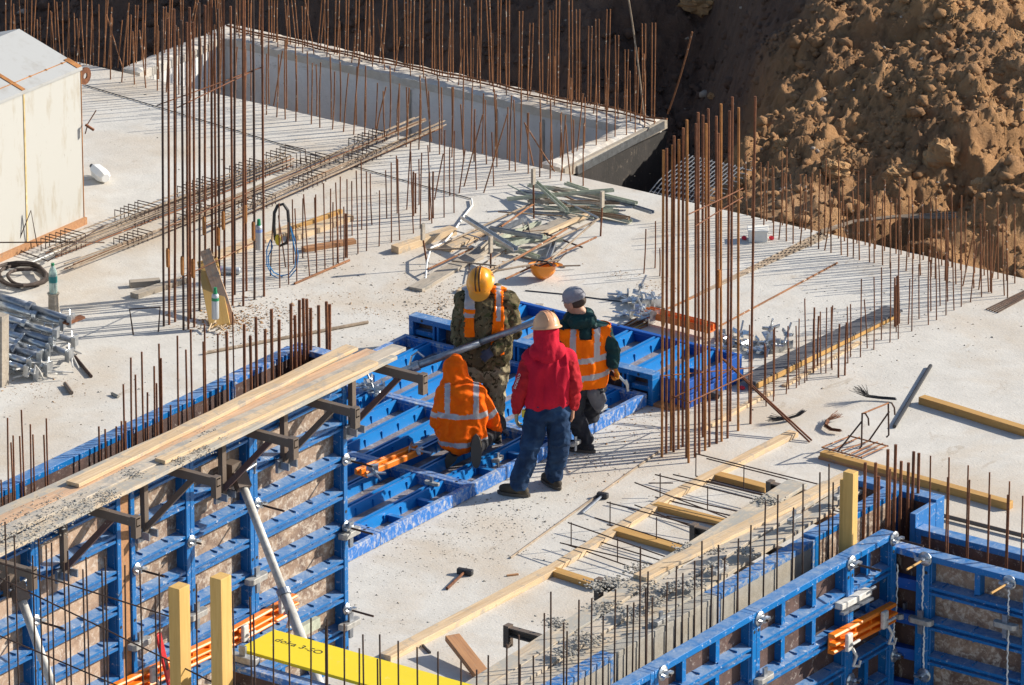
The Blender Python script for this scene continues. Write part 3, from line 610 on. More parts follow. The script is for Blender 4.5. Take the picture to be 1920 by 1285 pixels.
def link(bx, by, x0, y0, x1, y1, r, label, grp, bx2, by2, mt=None):
    p = P(bx, by); q = P(bx2, by2); a = Vector((p.x, p.y, up_to(p, y0))); b = Vector((q.x, q.y, up_to(q, y1)))
    v = (a-b).normalized()*.03; tag(bar_obj(a+v, b-v, r, mt or M_RUST), label, 'tie bar', grp)
for (q0, y0, q1, y1, nm) in ((LC[0], 196, LC[16], 127, 'upper'), (LC[3], 200, LC[15], 135, 'second'), (LC[0], 430, LC[16], 350, 'middle'), (LC[3], 520, LC[15], 455, 'low')):
    link(q0[0], q0[1], 0, y0, 0, y1, .0055, '%s sloping tie bar across the left column cage' % nm, 'ties of the left column', q1[0], q1[1])
for (q0, y0, q1, y1, nm) in ((RC[0], 705, RC[16], 690, 'nearly level'), (RC[2], 745, RC[13], 695, 'rising'), (RC[6], 400, RC[15], 355, 'upper'), (RC[7], 422, RC[15], 372, 'second upper'), (RC[2], 745, RC[6], 755, 'short low'), (RC[6], 755, RC[16], 700, 'low slanting')):
    link(q0[0], q0[1], 0, y0, 0, y1, .006, '%s tie bar across the right column cage' % nm, 'ties of the right column', q1[0], q1[1])
# bars standing in the left wall
zt = 2.0
def wallrow(lst, X, label, group, r, mt=None, Y=None):
    for (x, yt, yb) in lst:
        p = PX(x, yb, X) if Y is None else PY(x, yb, Y)
        v = p-CP; b = Vector((p.x, p.y, up_to(p, yt))); zb = min(p.z, 2.62)-.55
        bb = b+RV*R_.uniform(-.012, .012)*(1 if r < .01 else .3); tag(bar_obj(Vector((p.x, p.y, zb)), bb, r, mt or M_RUST), label, 'rebar', group)
wallrow([(511, 580, 700), (524, 600, 690), (547, 570, 660), (554, 592, 662), (562, 563, 650), (570, 560, 648), (576, 561, 650), (583, 578, 648), (598, 573, 640), (612, 566, 636), (618, 571, 634)], 2.90, 'thick ribbed rusty bar bunched at the far end of the left wall', 'thick bars at the end of the left wall', .0135)
wallrow([(427, 622, 745), (459, 608, 735), (470, 630, 725), (481, 595, 715), (498, 619, 705)], 2.98, 'thick ribbed rusty bar rising between the left wall forms behind the planks', 'thick bars in the middle of the left wall', .0125)
wallrow([(233, 721, 830), (247, 671, 825), (255, 703, 820), (270, 660, 812), (277, 736, 810), (290, 687, 806), (301, 645, 800), (302, 672, 802), (296, 719, 803), (320, 760, 800), (335, 630, 792), (350, 656, 780), (362, 618, 775), (382, 641, 765), (388, 608, 762), (410, 626, 752), (187, 800, 870), (197, 805, 860), (217, 800, 855), (226, 790, 850), (238, 790, 845)], 2.93, 'slender bar between the left wall forms, behind the planks', 'slender bars in the left wall', .008)
wallrow([(16, 784, 945), (28, 817, 940), (40, 818, 938), (47, 769, 932), (58, 796, 925), (66, 815, 925), (86, 816, 918), (91, 785, 910), (5, 900, 960), (25, 830, 950)], 2.93, 'slender bar of the left wall near the left edge of the photo', 'slender bars at the left edge', .007)
wallrow([(1000-560, 585, 760)], 2.9, 'thin bar leaning among the left wall bars', 'leaning wall bar', .006)
# bars standing in the right wall
wallrow([(1020, 1150, 1400), (1057, 1168, 1400), (1061, 1184, 1400), (1082, 1125, 1350), (1106, 1122, 1330), (1131, 1155, 1310), (1152, 1105, 1290), (1174, 1135, 1280), (1186, 1130, 1270), (1210, 1103, 1260), (1224, 1120, 1250), (1248, 1092, 1240), (1266, 1062, 1225), (1280, 1075, 1215), (1300, 1052, 1205), (1317, 1015, 1195), (1332, 1060, 1185), (1355, 1045, 1165), (1380, 1010, 1155), (1385, 1030, 1150), (1405, 985, 1140), (1431, 940, 1130), (1458, 928, 1115), (1485, 952, 1100), (1505, 908, 1080), (1536, 886, 1070), (1554, 870, 1060), (1561, 905, 1050), (1030, 1110, 1380), (1345, 1022, 1170), (1212, 1072, 1255), (1196, 1025, 1290)], XR-.15, 'dark slender rebar rising from the right wall above the mortar crusted form', 'slender bars in the right wall', .0065, M_RUSTD)
wallrow([(1598, 882, 1030), (1619, 868, 1010), (1638, 868, 1030), (1645, 893, 1000), (1662, 843, 1000), (1666, 880, 1005), (1676, 834, 1000), (1687, 865, 1010), (1710, 847, 1015), (1719, 850, 1012), (1700, 868, 1015)], XR-.16, 'thick ribbed bar bunched at the corner of the right wall', 'thick bars at the right wall corner', .0125)
wallrow([(1742, 855, 1040), (1777, 858, 1045), (1811, 873, 1050), (1813, 900, 1050), (1850, 886, 1060), (1852, 928, 1060), (1886, 903, 1070), (1884, 928, 1070), (1914, 930, 1075), (1772, 895, 1042)], 0, 'slender bar rising behind the shaded right hand panels', 'slender bars behind the shaded panels', .0065, M_RUST, Y=YB+.14)
# bars of the wall at the bottom edge
b1 = [(17, 979), (35, 1004), (69, 1042), (80, 1010), (92, 1022), (102, 1018), (134, 1033), (125, 1054), (169, 1045), (160, 1068), (196, 1070), (201, 1045), (237, 1060), (269, 1070), (300, 1074), (296, 1117), (369, 1095), (404, 1122), (440, 1116), (472, 1120), (479, 1152), (512, 1131), (542, 1145), (582, 1159), (610, 1173), (615, 1160), (645, 1170)]
for (x, yt) in b1:
    p = P(x, 1300+(x-300)*.28, 2.6) if x > 415 else PY(x, 1290, YQ-.12)
    p = PY(x, 1290, YQ-.14); b = Vector((p.x, p.y, up_to(p, yt))); tag(bar_obj(Vector((p.x, p.y, 1.2)), b+RV*R_.uniform(-.01, .01), .0065, M_RUSTD), 'dark slender rebar in the foreground row across the lower left', 'rebar', 'foreground bars, lower left')
for (x, yt) in [(675, 1216), (682, 1190), (713, 1190), (707, 1236), (748, 1202), (782, 1214), (821, 1222), (863, 1237), (894, 1256), (916, 1229), (950, 1208), (973, 1191), (974, 1246), (1002, 1230)]:
    p = PY(x, 1290, YQ-.16); b = Vector((p.x, p.y, up_to(p, yt))); tag(bar_obj(Vector((p.x, p.y, 1.2)), b+RV*R_.uniform(-.01, .01), .0065, M_RUSTD), 'dark slender rebar standing in front of the yellow sheet', 'rebar', 'foreground bars before the yellow sheet')
for k, (x0, y0, x1, y1) in enumerate(((-20, 1050, 330, 1160), (-20, 1075, 420, 1290), (-20, 1055, 200, 1290), (-30, 1180, 300, 1320))):
    if k == 2: continue
    a = PY(x0, y0, YQ-.17); b = PY(x1, y1, YQ-.17); tag(bar_obj(a, b, .006, M_RUSTD), ['upper thin bar tied level across the foreground rebars', 'middle thin bar tied across the foreground rebars', '', 'lowest thin bar tied across the foreground rebars'][k], 'tie bar')
print('REBARS', NB[0])
# ---------------------------------------------------------------- planks, brackets, props on the walls
def board(name, a, b, w, h, mt, label, cat='board', group=None, rag=0, up=ZV):
    """a sawn board whose top centre line runs from a to b; local x along the length"""
    M = frame_from(Vector(a), Vector(b), up); L = (Vector(b)-Vector(a)).length; k = max(2, int(L/.25)); mb = MB(M); vs = []; R = random.Random(int(abs(a[0]*911+a[1]*77)*100))
    for i in range(k+1):
        x = L*i/k; d1 = R.uniform(-1, 1)*rag; d2 = R.uniform(-1, 1)*rag; z = R.uniform(-1, 1)*rag*.4
        vs += [(x, -w/2+d1, -h+z), (x, w/2+d2, -h+z), (x, w/2+d2*.6, z), (x, -w/2+d1*.6, z)]
    fs = [(0, 3, 2, 1), (4*k, 4*k+1, 4*k+2, 4*k+3)]
    for i in range(k):
        for j in range(4): fs.append((4*i+j, 4*i+(j+1) % 4, 4*i+4+(j+1) % 4, 4*i+4+j))
    mb.add(vs, fs); return tag(mb.build(name, mt, origin=M, bevel=.003), label, cat, group)
def V2(px, py, z=0): return P(px, py, z)
ZP = HT+.045
# walkway on the left wall
for (x0, y0, x1, y1, w, z, mt, lb) in (
    (-30, 990, 700, 656, .135, ZP, M_PINER, 'rough edged walkway plank second from the wall, bark side up'),
    (-30, 1012, 748, 648, .14, ZP+.004, M_PINEG, 'longest walkway plank, its far end past the others'),
    (-30, 1043, 732, 665, .135, ZP-.002, M_PINED, 'outermost walkway plank carried on the steel brackets'),
    (-30, 973, 655, 662, .12, ZP-.004, M_PINED, 'walkway plank lying along the wall rim'),
    (136, 905, 660, 648, .12, ZP+.034, M_PINE, 'clean upper walkway plank that begins left of the middle'),
    (300, 862, 700, 676, .10, ZP+.03, M_PINE, 'clean narrow plank doubled on the outer side of the walkway')):
    board('walkway_plank', V2(x0, y0, z), V2(x1, y1, z), w, .03, mt, lb, 'plank', 'planks of the left walkway', .006)
def bracket(X, Y, z, L, s, label, group, mt, mt2, zl=.62):
    """console: arm, toe plate, post and strut, s=+1 toward +X"""
    t = thing('bracket', label, 'wall bracket', (X, Y, z), group)
    b = MB(); b.extr([(-.025, -.07), (.025, -.07), (.025, -.06), (-.015, -.06), (-.015, -.01), (.025, -.01), (.025, 0), (-.025, 0)], (X, Y, z), (X+s*L, Y, z)); b.build('arm', mt, t)
    b = MB(); b.box((min(X+s*L, X+s*(L-.05)), Y-.032, z-.16), (max(X+s*L, X+s*(L-.045)), Y+.032, z+.012)); b.build('toe_socket', mt, t)
    b = MB(); b.box((X, Y-.025, z-zl), (X+s*.045, Y+.025, z-.07)); b.build('post', mt, t)
    b = MB(); b.bar((X+s*.04, Y, z-zl+.05), (X+s*L*.66, Y, z-.07), .035, .045); b.build('strut', mt2, t)
    b = MB(); b.box((X+s*.0, Y-.09, z-zl-.06), (X+s*.025, Y+.09, z-zl+.05)); b.box((X+s*.025, Y-.06, z-zl-.03), (X+s*.11, Y-.045, z-zl+.03)); b.box((X+s*.025, Y+.045, z-zl-.03), (X+s*.11, Y+.06, z-zl+.03)); b.build('hook_plate', M_GALVD, t)
    return t
bl = ['steel bracket at the far open end of the walkway', 'steel bracket second from the far end of the walkway', 'steel bracket third from the far end of the walkway', 'greenish steel bracket above the long steel prop', 'steel bracket right of the timber infill strip', 'steel bracket nearest the left edge of the photo']
for i, (tx, ty) in enumerate(((780, 700), (653, 763), (540, 821), (390, 892), (248, 969), (55, 1066))):
    q = P(tx, ty, HT-.02); bracket(XN+.125, q.y, HT-.02, max(.75, min(.86, q.x-XN-.125)), 1, bl[i], 'brackets under the left walkway', M_BRACK, M_BRACKR if i in (0, 2, 4) else M_BRACK)
# long push-pull props
def steel_prop(a, foot, split, label, ang=None):
    t = thing('wall_prop', label, 'steel prop', a); d = foot-a
    m_ = a+d*split; b = MB(); b.tube([a+d*.02, m_], .034, 14); b.build('inner_tube', M_GALVL, t, smooth=True)
    b = MB(); b.tube([m_, foot], .042, 14); b.build('outer_tube', M_GALVL, t, smooth=True)
    b = MB(); b.tube([m_-d*.004, m_+d*.012], .056, 14); b.tube([m_+Vector((.05, -.05, 0)), m_+Vector((.09, -.06, -.06)), m_+Vector((.09, -.06, -.14)), m_+Vector((.04, -.05, -.17))], .007, 5); b.build('collar', M_GALVD, t)
    b = MB(); b.bar(a-d.normalized()*.02, a+d.normalized()*.12, .11, .09); b.box((a.x-.12, a.y-.06, a.z-.08), (a.x-.02, a.y+.06, a.z+.10)); b.build('head', M_BRACK, t)
    b = MB(); b.tube([a+Vector((.0, -.09, 0)), a+Vector((.0, .22, .03))], .012, 8); b.tube([a+Vector((0, .2, -.05)), a+Vector((0, .22, .07))], .01, 6); b.build('pin', M_GALV, t)
    b = MB(); b.box((foot.x-.08, foot.y-.08, 0), (foot.x+.08, foot.y+.08, .02)); b.build('foot_plate', M_GALVD, t)
steel_prop(PX(448, 892, XN+.20), P(704, 1558, 0.02), .33, 'long galvanised prop leaning from the middle of the left wall')
steel_prop(PX(32, 1100, XN+.20), P(255, 1730, 0.02), .33, 'long galvanised prop leaning from the wall at the left edge')
M_GALVC = m_galv('grey_clamp_steel', (.44, .43, .41), .6, .3)
def tie(p, d, label, group, rod=.28, r=.058, mt=None):
    """wing nut plate with its tie rod, d = outward direction"""
    t = thing('tie_plate', label, 'tie plate', p, group); T = d.to_track_quat('Z', 'Y').to_matrix().to_4x4(); T.translation = p
    b = MB(T); b.lathe([(r, 0), (r, .008), (r*.72, .018), (r*.3, .022)], n=18); b.build('plate', M_GALV, t, origin=T, smooth=False)
    b = MB(T); b.lathe([(.022, .02), (.026, .045), (.018, .06)], n=8)
    for s in (-1, 1): b.box((s*.018 if s > 0 else -.06, -.009, .025), (.06 if s > 0 else -.018, .009, .06))
    b.build('wing_nut', M_GALV, t, origin=T)
    b = MB(T); b.tube([(0, 0, -.05), (0, 0, rod)], .009, 7); b.build('rod', mt or M_RUSTD, t, origin=T)
def clamp(p, ax, d, label, group, s=1.0):
    """wedge clamp across a panel joint: ax along the wall, d outward"""
    M = Matrix((ax, ZV, ax.cross(ZV))).transposed().to_4x4()
    if ax.cross(ZV).dot(d) < 0: M = Matrix((-ax, ZV, (-ax).cross(ZV))).transposed().to_4x4()
    M.translation = p; M = M @ Matrix.Scale(s, 4); t = thing('joint_clamp', label, 'clamp', M, group)
    b = MB(M); b.add([(-.12, -.025, .0), (.12, -.025, .0), (.12, -.025, .05), (.09, -.025, .075), (-.09, -.025, .075), (-.12, -.025, .05), (-.12, .025, .0), (.12, .025, .0), (.12, .025, .05), (.09, .025, .075), (-.09, .025, .075), (-.12, .025, .05)],
          [(0, 1, 2, 3, 4, 5)[::-1], (6, 7, 8, 9, 10, 11)]+[(i, (i+1) % 6, 6+(i+1) % 6, 6+i) for i in range(6)]); b.build('jaw', M_GALVC, t, origin=M, bevel=.006)
    b = MB(M); b.add([(-.02, -.12, .03), (.02, -.12, .03), (.028, .10, .03), (-.028, .10, .03), (-.02, -.12, .05), (.02, -.12, .05), (.028, .10, .05), (-.028, .10, .05)], [(3, 2, 1, 0), (4, 5, 6, 7), (0, 1, 5, 4), (1, 2, 6, 5), (2, 3, 7, 6), (3, 0, 4, 7)]); b.build('wedge', M_GALVD, t, origin=M)
XO = XN+.122; EX = Vector((1, 0, 0)); AY = Vector((0, 1, 0))
tl = ['on the frame left of the long prop', 'on the frame beside the infill strip', 'on the frame crossed by the long prop', 'on the frame near the left prop', 'high on the end frame of the left wall', 'half way down the end frame of the left wall', 'low on the end frame of the left wall']
for i, (x, y) in enumerate(((358, 1015), (256, 1067), (482, 945), (67, 1164), (648, 862), (648, 998-10), (650, 1142))):
    tie(PX(x, y, XO), EX, 'round tie plate with wing nut %s' % tl[i], 'tie plates of the left wall', .10 if i == 0 else .27, .05)
cl = ['under the tie plate of the infill frame', 'where the long prop crosses the frame', 'below the left tie plate behind the timber posts', 'halfway down the end frame of the left wall', 'low on the end frame of the left wall, above the yellow sheet']
for i, (x, y) in enumerate(((256, 1205), (475, 1083), (362, 1150), (650, 998), (650, 1168))):
    clamp(PX(x, y, XO), AY, EX, 'pale wedge clamp %s' % cl[i], 'joint clamps of the left wall')
XO2 = XR+.122
tl = ['beside the right timber post', 'on the frame left of the orange waler', 'at the very top of the inner corner', 'low on the frame under the orange waler', 'below the corner clamp', 'lowest left, at the bottom edge of the photo']
for i, (x, y) in enumerate(((1596, 1056), (1424, 1160), (1676, 1010), (1594, 1276), (1677, 1228), (1242, 1262))):
    tie(PX(x, y, XO2), EX, 'round tie plate with wing nut %s' % tl[i], 'tie plates of the right wall', .26 if i in (0, 2) else .08)
YO = YB-.122; NY = Vector((0, -1, 0))
for i, (x, y) in enumerate(((1735, 1048), (1893, 1092), (1733, 1266))):
    tie(PY(x, y, YO), NY, 'round tie plate %s' % ['at the top of the shaded wall, left one', 'at the top of the shaded wall, right one', 'low on the shaded corner frame'][i], 'tie plates of the shaded wall', .26 if i < 2 else .06, mt=M_OCHRE)
for i, (x, y) in enumerate(((1427, 1270), (1690, 1148))): clamp(PX(x, y, XO2), AY, EX, 'grey wedge clamp %s' % ['at the bottom edge below the left tie plate', 'right of the orange waler'][i], 'joint clamps of the right wall', .85)
for i, (x, y) in enumerate(((1730, 1162), (1889, 1170))): clamp(PY(x, y, YO), EX, NY, 'grey wedge clamp on the shaded wall, %s' % ['beside the corner', 'at the right edge'][i], 'joint clamps of the shaded wall', .85)
# long aligning clamp
a = PX(1572, 1138, XO2+.02); b_ = PX(1628, 1108, XO2+.02); t = thing('aligning_clamp', 'long pale aligning clamp across the frame above the orange waler', 'clamp', a)
b = MB(); b.bar(a, b_, .07, .05); b.build('jaw', M_GALVL, t, bevel=.006); b = MB(); b.tube([b_, b_+(b_-a).normalized()*.10], .014, 8); b.build('spindle', M_GALV, t)
b = MB(); b.bar(a+Vector((.03, 0, -.05)), b_+Vector((.03, 0, -.05)), .04, .02); b.build('lower_bar', M_GALVD, t)
for i, (x0, y0, x1, y1, px_) in enumerate(((1683, 1058, 1683, 1150, 'X'), (1731, 1060, 1733, 1158, 'Y'), (1733, 1172, 1735, 1262, 'Y'), (1892, 1100, 1890, 1160, 'Y'), (1891, 1180, 1891, 1290, 'Y'), (1677, 1150, 1677, 1225, 'X'))):
    f_ = (lambda x, y: PX(x, y, XO2+.004)) if px_ == 'X' else (lambda x, y: PY(x, y, YO-.004))
    A, B = f_(x0, y0), f_(x1, y1); B = Vector((A.x, A.y, B.z)); b = MB(); n = 22; b.tube([A.lerp(B, k/n)+Vector((R_.uniform(-.005, .005), R_.uniform(-.003, .003), 0)) for k in range(n+1)], [R_.uniform(.004, .009) for k in range(n+1)], 6)
    tag(b.build('mortar_bead', M_CABW), 'white mortar bead squeezed from a joint, %s' % ['inner corner, upper', 'left shaded joint, upper', 'left shaded joint, lower', 'right shaded joint, short upper', 'right shaded joint, lower', 'inner corner, lower'][i], 'mortar bead')
# orange walers
WAL = [(-.075, 0), (-.075, .05), (-.06, .062), (-.045, .05), (-.045, .012), (-.012, .012), (-.012, .065), (0, .072), (.012, .065), (.012, .012), (.045, .012), (.045, .05), (.06, .062), (.075, .05), (.075, 0)]
def waler(a, b, up, label, mt, sc=1.0, clamps=(), slots=4):
    t = thing('waler', label, 'waler', a); m_ = MB(); m_.extr([(y*sc, z*sc) for y, z in WAL], a, b, up); m_.build('beam', mt, t, bevel=.003)
    F = frame_from(a, b, up); L = (b-a).length
    for k in range(slots):
        q = MB(F); x = L*(k+.5)/slots; q.box((x-.012, -.044*sc, .012*sc), (x-.004, .044*sc, .045*sc)); q.build('web_plate', mt, t)
    return t
def hook(p, label, s=1.0, group='hook clamps on the walers'):
    t = thing('hook_clamp', label, 'clamp', p, group); b = MB(); b.box((p.x, p.y-.05*s, p.z-.07*s), (p.x+.035, p.y+.02*s, p.z+.07*s)); b.box((p.x+.035, p.y-.02, p.z-.02), (p.x+.06, p.y+.09*s, p.z)); b.build('plate', M_GALVL, t, bevel=.01)
    b = MB(); b.tube([p+Vector((.04, 0, -.05*s)), p+Vector((.06, .03, -.12*s)), p+Vector((.05, .0, -.19*s)), p+Vector((.05, .08, -.22*s)), p+Vector((.05, .10, -.18*s))], .012, 6); b.build('handle', M_GALVL, t)
waler(PX(425, 1196, XO+.01), PX(548, 1128, XO+.01), EX, 'bright orange waler crossing behind the long steel prop', M_ORANGE)
waler(PX(180, 1312, XO+.012), PX(402, 1208, XO+.012), EX, 'orange waler running behind the two timber posts and the red level', M_ORANGE, 1.0, slots=7)
waler(PX(1552, 1207, XO2+.01), PX(1668, 1146, XO2+.01), EX, 'orange waler clamped to the right wall', M_ORANGE, 1.05)
hook(PX(458, 1185, XO+.08), 'pale hook clamp below the orange waler left of the long prop'); hook(PX(528, 1132, XO+.08), 'pale hook clamp on the orange waler beside the long prop')
hook(PX(287, 1262, XO+.08), 'pale hook clamp on the waler left of the red level'); hook(PX(1590, 1202, XO2+.09), 'grey hook clamp under the left end of the right orange waler'); hook(PX(1657, 1160, XO2+.09), 'grey hook clamp under the right end of the right orange waler')
# red level and posts
a = PX(296, 1188, XO+.14); b_ = PX(330, 1330, XO+.22); t = thing('spirit_level', 'red spirit level leaning against the orange waler', 'level', b_)
b = MB(); b.bar(a, b_, .055, .022, up=EX); b.build('body', M_RED, t, bevel=.003); F = frame_from(a, b_, EX); b = MB(F); b.box((.22, -.012, .011), (.32, .012, .014)); b.build('vial_window', M_BLACK, t)
def post(px, ptop, pbot, w, label, X=None, Y=None, z0=1.9, mt=M_POST, d=None):
    p = PX(px, pbot, X) if Y is None else PY(px, pbot, Y); zt = up_to(p, ptop); M = Matrix(((0, 0, 1), (0, 1, 0), (-1, 0, 0))).transposed().to_4x4(); M.translation = (p.x, p.y, z0)
    d = d or w; m_ = MB(M); m_.box((0, -w/2, -d/2), (zt-z0, w/2, d/2)); tag(m_.build('timber_post', mt, origin=M, bevel=.004), label, 'timber post')
post(339, 1098, 1288, .125, 'square timber post at the bottom, left of its taller neighbour', Y=YQ-.16, z0=1.8, d=.10)
post(416, 1080, 1240, .125, 'taller square timber post at the bottom, beside the blue rim', Y=YQ-.14, z0=1.8, d=.10)
post(1592, 884, 1050, .075, 'thick upright timber standing on the rim of the right wall', X=XR-.05, z0=2.0, d=.09); post(1580, 898, 1050, .06, 'thinner split board behind the upright timber on the right wall', X=XR-.12, z0=2.0, d=.04)
# yellow sheet
z = HT+.06; A = P(447, 1216, z); B = P(517, 1181, z); ud = Vector((1, 0, 0)); C_ = PX(872, 1277, A.x+2.2); L = 2.6
M = Matrix((ud, AY, ZV)).transposed().to_4x4(); M.translation = A; wd = (B-A).y
t = thing('formwork_sheet', 'bright yellow formwork sheet with black stencilled lettering', 'formwork sheet', M)
b = MB(M); b.box((0, 0, -.024), (L, wd, 0)); b.build('sheet', M_YEL, t, origin=M, bevel=.002)
def text(s_, size, M, parent, mt, name='stencil'):
    cu = bpy.data.curves.new(name, 'FONT'); cu.body = s_; cu.size = size; cu.extrude = .0004; ob = bpy.data.objects.new('tmp', cu); S.collection.objects.link(ob)
    dg = bpy.context.evaluated_depsgraph_get(); me = bpy.data.meshes.new_from_object(ob.evaluated_get(dg)); bpy.data.objects.remove(ob); me.name = name; me.materials.clear(); me.materials.append(mt)
    o = bpy.data.objects.new(name, me); S.collection.objects.link(o); o.parent = parent; o.matrix_basis = mat_w(parent).inverted() @ M; return o
q = P(513, 1201, z+.0012); Mt = Matrix((Vector((1, -.03, 0)).normalized(), Vector((.03, 1, 0)).normalized(), ZV)).transposed().to_4x4() @ Matrix.Diagonal((1.15, 1, 1, 1)); Mt.translation = q
text('doka 3-SO', .085, Mt, t, M_TEXT)
# things under the sheet
tag((lambda m_: (m_.bar(PX(558, 1186, XO+.25), PX(596, 1166, XO+.25), .05, .09), m_)[1])(MB()).build('prop_shoe', M_CHAN), 'pale green steel foot just behind the yellow sheet', 'steel foot')
clamp(P(462, 1232, HT+.03), EX, NY, 'rusty pale clamp under the left corner of the yellow sheet', 'joint clamps of the bottom wall')

# ---------------------------------------------------------------- right walkway
ZQ = HT-.05
for (x0, y0, x1, y1, w, z, mt, lb) in (
    (880, 1292, 1495, 903, .17, ZQ, M_PINED, 'back plank of the right walkway, mortar spilled on it'),
    (900, 1312, 1560, 905, .16, ZQ+.005, M_PINEG, 'middle plank of the right walkway, crossed by bar shadows'),
    (960, 1312, 1600, 915, .16, ZQ-.003, M_PINED, 'front plank of the right walkway with reddish bark edge'),
    (1200, 1080, 1590, 890, .12, ZQ+.034, M_PINE, 'clean plank on top at the far end of the right walkway')):
    board('walkway_plank', V2(x0, y0, z), V2(x1, y1, z), w, .03, mt, lb, 'plank', 'planks of the right walkway', .006)
for i, (tx, ty) in enumerate(((948, 1172), (1118, 1085), (1297, 983), (1440, 902))):
    q = P(tx, ty, ZQ-.03); bracket(XR-.42, q.y, ZQ-.035, XR-.42-q.x, -1, 'black steel bracket poking out left of the right walkway, %s' % ['lowest', 'at the end of a timber', 'third up', 'uppermost'][i], 'brackets under the right walkway', M_BRACK, M_BRACKR)
for i, (x, y) in enumerate(((1220, 925+250), (1330, 1080), (1470, 985), (1555, 940))):
    q = P(x, y-40, ZQ-.04); b = MB(); b.box((q.x-.0, q.y-.05, ZQ-.12), (XR-.42, q.y+.05, ZQ-.036)); tag(b.build('packing_block', [M_OLD, M_PINE, M_BROWN, M_OLD][i]), 'timber block under the front of the right walkway, %s' % ['lowest', 'second', 'third', 'uppermost'][i], 'block')
    clamp(P(x+25, y-10, HT+.03), AY, -EX, 'mortar covered clamp on the far rim of the right wall, %s' % ['lowest', 'second up', 'third up', 'uppermost'][i], 'clamps on the crusted rim', .7)
# spilled mortar lumps on both walkways
def lumps(name, pts, z, label, n=26, mt=None, r0=.012, r1=.035):
    b = MB()
    for (x, y, s) in pts:
        c_ = P(x, y, z)
        for k in range(n):
            p = c_+Vector((R_.gauss(0, s), R_.gauss(0, s), R_.uniform(-.005, .012))); b.ball(p, R_.uniform(r0, r1), n=4, sc=(1, R_.uniform(.6, 1.2), .5))
    return tag(b.build(name, mt or M_CRUST), label, 'mortar', kind='stuff')
lumps('spilled_mortar', [(95, 965, .12), (150, 945, .10), (70, 995, .12), (200, 930, .07), (110, 950, .16), (40, 985, .16), (10, 1000, .14), (375, 845, .08), (400, 815, .06), (30, 1010, .12), (250, 890, .05), (330, 860, .06)], ZP+.004, 'grey mortar crumbs spilled on the left walkway planks', 90, r0=.003, r1=.010)
lumps('spilled_mortar', [(1040, 1170, .05), (1120, 1100, .05), (1200, 1070, .06), (1215, 1105, .08), (1290, 1030, .05), (1140, 1140, .07), (1330, 1032, .06), (1150, 1092, .05), (1440, 940, .05)], ZQ+.004, 'grey wet mortar heaps on the right walkway planks', 150, r0=.004, r1=.014)
lumps('spilled_mortar', [(1225, 1130, .04), (1180, 1150, .05), (1265, 1100, .05), (1300, 1095, .04), (1100, 1200, .06), (1060, 1225, .05), (1345, 1060, .04), (1400, 1035, .04)], HT+.004, 'grey mortar crust on the far rim of the right wall', 140, r0=.005, r1=.016)

# ---------------------------------------------------------------- timbers and bars lying by the right walkway
def gb(name, x0, y0, x1, y1, w, h, mt, label, z=0, cat='board', group=None, rag=.003, z1=None):
    a = P(x0, y0, h+z); b = P(x1, y1, h+(z if z1 is None else z1)); return board(name, a, b, w, h, mt, label, cat, group, rag)
gb('timber', 722, 1228, 1033, 1064, .115, .055, M_PINE, 'long pale timber on the slab below the mallet, rough lower edge', cat='timber')
gb('timber', 1020, 1072, 1262, 925, .095, .045, M_PINE, 'long pale timber crossed by bars, middle length', z=.0, cat='timber')
gb('timber', 1255, 928, 1488, 808, .10, .045, M_PINE, 'long pale timber running up toward the black wire brush', cat='timber')
for i, (x0, y0, x1, y1) in enumerate(((1036, 1066, 1125, 1095), (1155, 990, 1290, 1030), (1228, 943, 1365, 978), (1345, 887, 1440, 912))):
    gb('cross_timber', x0, y0, x1, y1, .10, .05, M_OCHRE, 'brown cross timber on the slab, %s' % ['lowest of the four', 'second from below', 'third from below', 'uppermost of the four'][i], cat='timber', group='cross timbers beside the right walkway')
def cage(tops, bots, hz, xs, label):
    """two layers of level bars joined by short uprights"""
    t = thing('bar_ladder', label, 'bar ladder', P(tops[0][0], tops[0][1], 0), 'bar ladders beside the right walkway')
    for k, (x0, y0, x1, y1) in enumerate(tops):
        b = MB(); b.tube([P(x0, y0, hz), P(x1, y1, hz)], .006, 6); b.build('top_bar', M_RUSTD, t)
        b = MB(); dy = hz*175; b.tube([P(x0, y0+dy, .03), P(x1, y1+dy, .03)], .006, 6); b.build('bottom_bar', M_RUSTD, t)
    for (x, y) in xs:
        p = P(x, y, hz); b = MB(); b.tube([p+Vector((0, 0, .01)), Vector((p.x, p.y, .03))], .005, 6); b.build('upright', M_RUSTD, t)
cage([(1065, 980, 1250, 1045), (1190, 905, 1400, 985)], [], .24, [(1071, 982), (1158, 1012)], 'ladder of thin bars lowest beside the right walkway')
cage([(1115, 971, 1300, 1028), (1138, 942, 1300, 985)], [], .24, [(1144, 943), (1231, 972)], 'ladder of thin bars second from below beside the walkway')
cage([(1228, 890, 1420, 938), (1262, 890, 1440, 930)], [], .24, [(1238, 890), (1327, 914)], 'ladder of thin bars in the middle beside the walkway')
cage([(1305, 851, 1590, 922), (1325, 860, 1500, 905)], [], .24, [(1305, 851), (1395, 875)], 'uppermost ladder of thin bars beside the walkway')
for i, (x0, y0, x1, y1) in enumerate(((1216, 906, 1262, 906), (1250, 968, 1440, 1000), (1050, 1018, 1235, 1062))):
    b = MB(); b.tube([P(x0, y0, .12), P(x1, y1, .12)], .006, 6); tag(b.build('loose_bar', M_RUSTD), 'single loose thin bar among the ladders, %s' % ['short one', 'upper one', 'lower one'][i], 'rebar')
def rod(x0, y0, x1, y1, r, mt, label, z0=None, z1=None, name='loose_bar', n=7):
    z0 = r if z0 is None else z0; z1 = z0 if z1 is None else z1; b = MB(); A, B = P(x0, y0, z0), P(x1, y1, z1); b.tube([A, (A+B)/2+Vector((0, 0, 0)), B], r, n); return tag(b.build(name, mt), label, 'bar')
